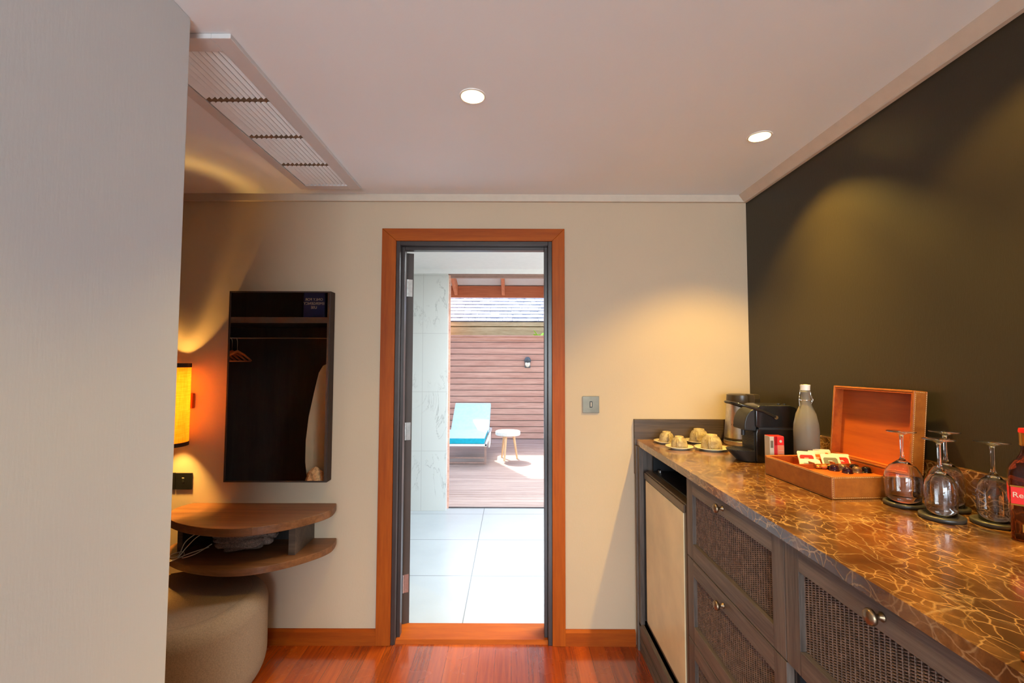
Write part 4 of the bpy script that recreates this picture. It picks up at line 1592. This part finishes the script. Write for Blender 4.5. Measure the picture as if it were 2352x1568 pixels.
# capsules
CAPS = [
    (0.150, 0.176, 'purple', 'dark purple coffee capsule, leftmost of the loose capsules', 1),
    (0.168, 0.140, 'purple', 'dark purple coffee capsule, front left of the capsule row', 1),
    (0.186, 0.182, 'mocha', 'brown coffee capsule behind the front row, near the grey-green sachet', 1),
    (0.206, 0.145, 'mocha', 'brown coffee capsule, second in the front row', 1),
    (0.226, 0.180, 'espresso', 'black coffee capsule behind the front row, nearest the lid', 1),
    (0.236, 0.143, 'espresso', 'black coffee capsule at the right end of the front row', 1),
]
for x, y, col, lab, _ in CAPS:
    e = empty('coffee_capsule', in_box(x, y, FZ + 0.0003), lab, 'coffee capsule', 'loose coffee capsules in the tea box')
    MB().lathe([(0, 0), (0.0165, 0), (0.0168, 0.0012), (0.0145, 0.0016), (0.0142, 0.010), (0.0115, 0.0165), (0.006, 0.019), (0, 0.0195)], n=32).build('capsule_shell', col, e, smooth='all')
WRAP = [(0.116, 0.218, 'gold', 'gold-wrapped sweet beside the cream card'), (0.132, 0.212, 'russet', 'russet-wrapped sweet with gold stripes, right of the gold one'), (0.150, 0.205, 'espresso', 'dark gold-striped sweet behind the leftmost capsule')]
for i, (x, y, col, lab) in enumerate(WRAP):
    e = empty('wrapped_sweet', in_box(x, y - 0.012, FZ + 0.0003), lab, 'sweet', 'wrapped sweets in the tea box', rz=0.4 * i)
    m = MB()
    m.lathe([(0, 0.0), (0.008, 0.001), (0.0105, 0.006), (0.009, 0.011), (0, 0.0135)], n=24, sx=1.15)
    m.build('wrapper', col, e, smooth='all')
    m = MB()
    for k in (-0.004, 0.002):
        pts = [(k + 0.001 * j, 0.0105 * math.cos(PI * j / 8), 0.0055 + 0.0085 * math.sin(PI * j / 8)) for j in range(9)]
        m.tube(pts, 0.0009, 6)
    m.build('foil_stripe', 'gold', e, smooth='all')

# ------------------------------------------------------------------ coasters and glasses
GL = [
    ((1.132, 1.334), 1.14, 1.0, 'large-bowled wine glass upside down in front of the tea box'),
    ((1.134, 1.220), 0.88, 0.98, 'narrow wine glass upside down, nearest the counter front'),
    ((1.226, 1.300), 1.02, 1.02, 'wine glass upside down by the marble upstand, behind the narrow glass'),
    ((1.229, 1.176), 0.88, 0.98, 'wine glass upside down, next to the whisky bottle'),
]
CL = ['dark round rubber coaster under the large-bowled wine glass', 'dark round rubber coaster nearest the counter front', 'dark round rubber coaster behind the narrow glass by the upstand', 'dark round rubber coaster next to the whisky bottle']
for i, ((x, y), gs, hs, lab) in enumerate(GL):
    c_ = empty('coaster', (x, y, ZT + 0.0004), CL[i], 'coaster', 'round dark coasters under the glasses')
    MB().lathe([(0, 0), (0.045, 0), (0.048, 0.004), (0.0475, 0.010), (0.044, 0.012), (0.039, 0.0115), (0.037, 0.0095), (0.024, 0.0095), (0.022, 0.0112), (0.019, 0.0112), (0.017, 0.0095), (0, 0.0095)], n=56).build('coaster_disc', 'rubber', c_, smooth='all')
    g = empty('wine_glass', (x, y, ZT + 0.0100), lab, 'wine glass', 'upturned wine glasses on the counter')
    Rb = 0.0385 * gs
    w = 0.0011
    o_ = [(Rb * 0.90, 0.0), (Rb * 0.96, 0.020), (Rb * 1.0, 0.050), (Rb * 0.995, 0.068), (Rb * 0.93, 0.085), (Rb * 0.70, 0.101), (Rb * 0.40, 0.111), (0.0075, 0.119), (0.0045, 0.127), (0.0038, 0.140), (0.0040, 0.180), (0.0058, 0.190), (0.014, 0.1945), (0.034, 0.1985), (0.0350, 0.1992), (0.034, 0.2000), (0.0, 0.2000)]
    o_ = [(r_, z_ * hs) for r_, z_ in o_]
    inn = [(0, 0.1125 * hs), (Rb * 0.30, 0.1095 * hs), (Rb * 0.66, 0.0995 * hs), (Rb * 0.93 - w, 0.0835 * hs), (Rb * 0.995 - w, 0.0675 * hs), (Rb - w, 0.050 * hs), (Rb * 0.96 - w, 0.020 * hs), (Rb * 0.90 - w, 0.0)]
    m = MB()
    m.lathe(inn + o_, n=64)
    m.build('glass_body', 'glass', g, smooth='all')
    g.location.z = ZT + 0.0124

# ------------------------------------------------------------------ whisky bottle
wx, wy = 1.210, 1.075
wb_ = empty('whisky_bottle', (wx, wy, ZT + 0.0005), 'square amber whisky bottle with red label at the right edge', 'bottle', rz=math.radians(-45))
hw = 0.036


def sq_loft(m, secs):
    rings = []
    for hx, z_, rd in secs:
        ring = []
        n_ = 6
        for cx_, cy_, a0 in ((1, 1, 0), (-1, 1, PI / 2), (-1, -1, PI), (1, -1, 1.5 * PI)):
            for k in range(n_ + 1):
                a = a0 + PI / 2 * k / n_
                ring.append(m.bm.verts.new((cx_ * (hx - rd) + rd * math.cos(a), cy_ * (hx - rd) + rd * math.sin(a), z_)))
        rings.append(ring)
    for A, B in zip(rings, rings[1:]):
        L_ = len(A)
        for k in range(L_):
            m.bm.faces.new([A[k], A[(k + 1) % L_], B[(k + 1) % L_], B[k]])
    m.bm.faces.new(rings[0])
    m.bm.faces.new(rings[-1][::-1])


m = MB()
sq_loft(m, [(hw - 0.003, 0.0, 0.008), (hw, 0.004, 0.009), (hw, 0.155, 0.009), (hw - 0.004, 0.168, 0.012), (hw - 0.014, 0.184, 0.016), (0.0155, 0.196, 0.0150), (0.0135, 0.205, 0.0134), (0.0130, 0.222, 0.0129)])
m.build('bottle_glass', 'whisky', wb_, smooth=True)
m = MB()
m.lathe([(0.0155, 0.216), (0.0162, 0.219), (0.0155, 0.222), (0.0160, 0.246), (0.0, 0.246)], n=36)
m.build('gold_collar', 'gold', wb_, smooth=True)
m = MB()
m.lathe([(0.0, 0.246), (0.0162, 0.246), (0.0165, 0.250), (0.0155, 0.256), (0, 0.257)], n=36)
m.build('red_cap', 'redbr', wb_, smooth=True)
m = MB()
m.box(-hw + 0.002, hw - 0.002, -hw - 0.0012, -hw - 0.0004, 0.085, 0.123)
m.box(-hw - 0.0012, -hw - 0.0004, -hw + 0.002, hw - 0.002, 0.085, 0.123)
lbl = m.build('red_label', 'redbr', wb_)
for z_ in (0.0815, 0.1235):
    m = MB()
    m.box(-hw + 0.001, hw - 0.001, -hw - 0.0012, -hw - 0.0004, z_, z_ + 0.003)
    m.box(-hw - 0.0012, -hw - 0.0004, -hw + 0.001, hw - 0.001, z_, z_ + 0.003)
    m.build('gold_border', 'gold', lbl)
text('label_lettering', 'Red', 0.017, (-hw + 0.004, -hw - 0.0014, 0.105), (PI / 2, 0, 0), 'cream', lbl, align='LEFT', depth=0.0002)
m = MB()
m.box(-hw + 0.018, hw - 0.004, -hw - 0.0012, -hw - 0.0004, 0.022, 0.040)
m.build('lower_label', 'gold', wb_)

# tray with paper at the near corner
tyo = empty('wooden_tray', (0.79, 0.575, ZT + 0.0005), 'edge of a reddish wooden tray in the bottom right corner of the counter', 'tray')
m = MB()
m.box(0.700, 0.90, 0.40, 0.648, ZT + 0.0005, ZT + 0.012)
m.build('tray_board', 'trim', tyo, world=True, bevel=0.003)
pp = MB()
pp.box(0.72, 0.86, 0.43, 0.632, ZT + 0.0122, ZT + 0.0140)
o = pp.build('paper_menu', 'white', None, loc=(0.79, 0.53, ZT + 0.0122))
tag(o, 'white paper lying on the wooden tray in the bottom right corner', 'paper')

# ================================================================== WARDROBE (seen in the mirror)
wd = empty('open_wardrobe', (-2.34, 0.9, 0), 'dark open wardrobe with shelf and hanging rail, seen in the mirror', 'wardrobe')
X0, X1, Y0, Y1 = -3.18, -1.458, 0.62, 1.20
m = MB()
m.box(X0, X0 + 0.03, Y0, Y1 - 0.005, 0, ZC - 0.002)
m.box(X0, X1, Y0, Y0 + 0.02, 0.0, ZC - 0.002)
m.box(X0, X1, Y0, Y1 - 0.005, 0.0, 0.08)
m.build('carcass', 'wardwood', wd, world=True)
MB().box(X1 - 0.038, X1, Y0 + 0.02, Y1, 0.0, ZC - 0.002).build('side_panel', 'wardlip', wd, world=True)
m = MB()
m.box(X0 + 0.03, X1 - 0.03, Y0 + 0.02, Y1 - 0.03, 1.825, 1.850)
m.build('top_shelf', 'wardwood', wd, world=True)
MB().box(X0 + 0.03, X1 - 0.03, Y1 - 0.03, Y1 - 0.008, 1.815, 1.862).build('shelf_edge', 'wardlip', wd, world=True)
MB().cyl((X0 + 0.03, 0.96, 1.705), (X1 - 0.03, 0.96, 1.705), 0.009).build('hanging_rail', 'chrome', wd, world=True, smooth=True)
lj = empty('life_jacket_pouch', (-1.62, 1.03, 1.8505), 'navy pouch printed in white capitals on the wardrobe shelf, mirrored', 'pouch')
m = MB()
m.box(-0.10, 0.085, -0.20, 0.12, 0.0, 0.24)
m.build('pouch_body', 'navy', lj, bevel=0.012, seg=3)
text('printed_words', 'ONLY FOR\nEMERGENCY\nUSE', 0.030, (-0.008, 0.1205, 0.128), (PI / 2, 0, PI), 'white', lj, depth=0.0005)

# ironing board leaning in the wardrobe
ib = empty('ironing_board', (-1.66, 0.98, 0.09), 'cream ironing board standing on end in the wardrobe, seen in the mirror', 'ironing board')
pts = [(-1.53, 1.490), (-1.575, 1.47), (-1.61, 1.41), (-1.645, 1.25), (-1.685, 1.05), (-1.705, 0.85), (-1.705, 0.68), (-1.69, 0.56), (-1.68, 0.16), (-1.505, 0.16), (-1.505, 1.485)]
m = MB()
A = [m.bm.verts.new((x, 1.045, z_)) for x, z_ in pts]
B = [m.bm.verts.new((x, 1.075, z_)) for x, z_ in pts]
m.bm.faces.new(A)
m.bm.faces.new(B[::-1])
for i in range(len(pts)):
    j = (i + 1) % len(pts)
    m.bm.faces.new([A[i], B[i], B[j], A[j]])
m.build('padded_top', 'board', ib, world=True, bevel=0.006)
m = MB()
m.tube([(-1.60, 1.03, 0.10), (-1.60, 1.035, 1.30)], 0.010)
m.tube([(-1.66, 1.03, 0.10), (-1.66, 1.035, 0.95)], 0.010)
m.build('folded_legs', 'steel', ib, world=True)
# straw hat hanging low
sh_ = empty('straw_bag', (-1.59, 1.13, 0.08), 'pale woven straw bag at the foot of the ironing board, seen in the mirror', 'bag')
m = MB()
m.lathe([(0, 0.0), (0.085, 0.0), (0.088, 0.35), (0.084, 0.46), (0.060, 0.53), (0.02, 0.565), (0, 0.57)], n=14, sy=0.5)
rr_ = random.Random(2)
for v_ in m.bm.verts:
    v_.co += Vector((rr_.uniform(-1, 1), rr_.uniform(-1, 1), rr_.uniform(-1, 1))) * 0.004
    v_.co.x = max(-0.086, min(0.080, v_.co.x))
m.build('bag_body', 'straw', sh_)
# hangers on the rail
for i in range(5):
    x = -2.36 - i * 0.045
    hg = empty('clothes_hanger', (x, 0.96, 1.705), 'varnished wooden hanger on the wardrobe rail, in the mirror', 'hanger', 'wooden hangers on the wardrobe rail')
    hg['label'] = ['varnished wooden hanger on the wardrobe rail, rightmost in the mirror', 'varnished wooden hanger, second on the wardrobe rail', 'varnished wooden hanger, third on the wardrobe rail', 'varnished wooden hanger, fourth on the wardrobe rail', 'varnished wooden hanger, fifth and leftmost on the wardrobe rail'][i]
    m = MB()
    m.tube([(0, 0.0, -0.11), (0, 0.0, -0.03), (0, 0.012, -0.013), (0, 0.014, 0.004), (0, 0.0, 0.014), (0, -0.013, 0.004)], 0.0018, 6)
    m.build('hook', 'chrome', hg, smooth='all')
    m = MB()
    m.tube([(0, -0.21, -0.195), (0, -0.10, -0.145), (0, 0, -0.115), (0, 0.10, -0.145), (0, 0.21, -0.195)], [0.008, 0.011, 0.011, 0.011, 0.008], 10)
    m.tube([(0, -0.2, -0.20), (0, 0.2, -0.20)], 0.006, 8)
    m.build('hanger_bar', 'hanger', hg, smooth='all')
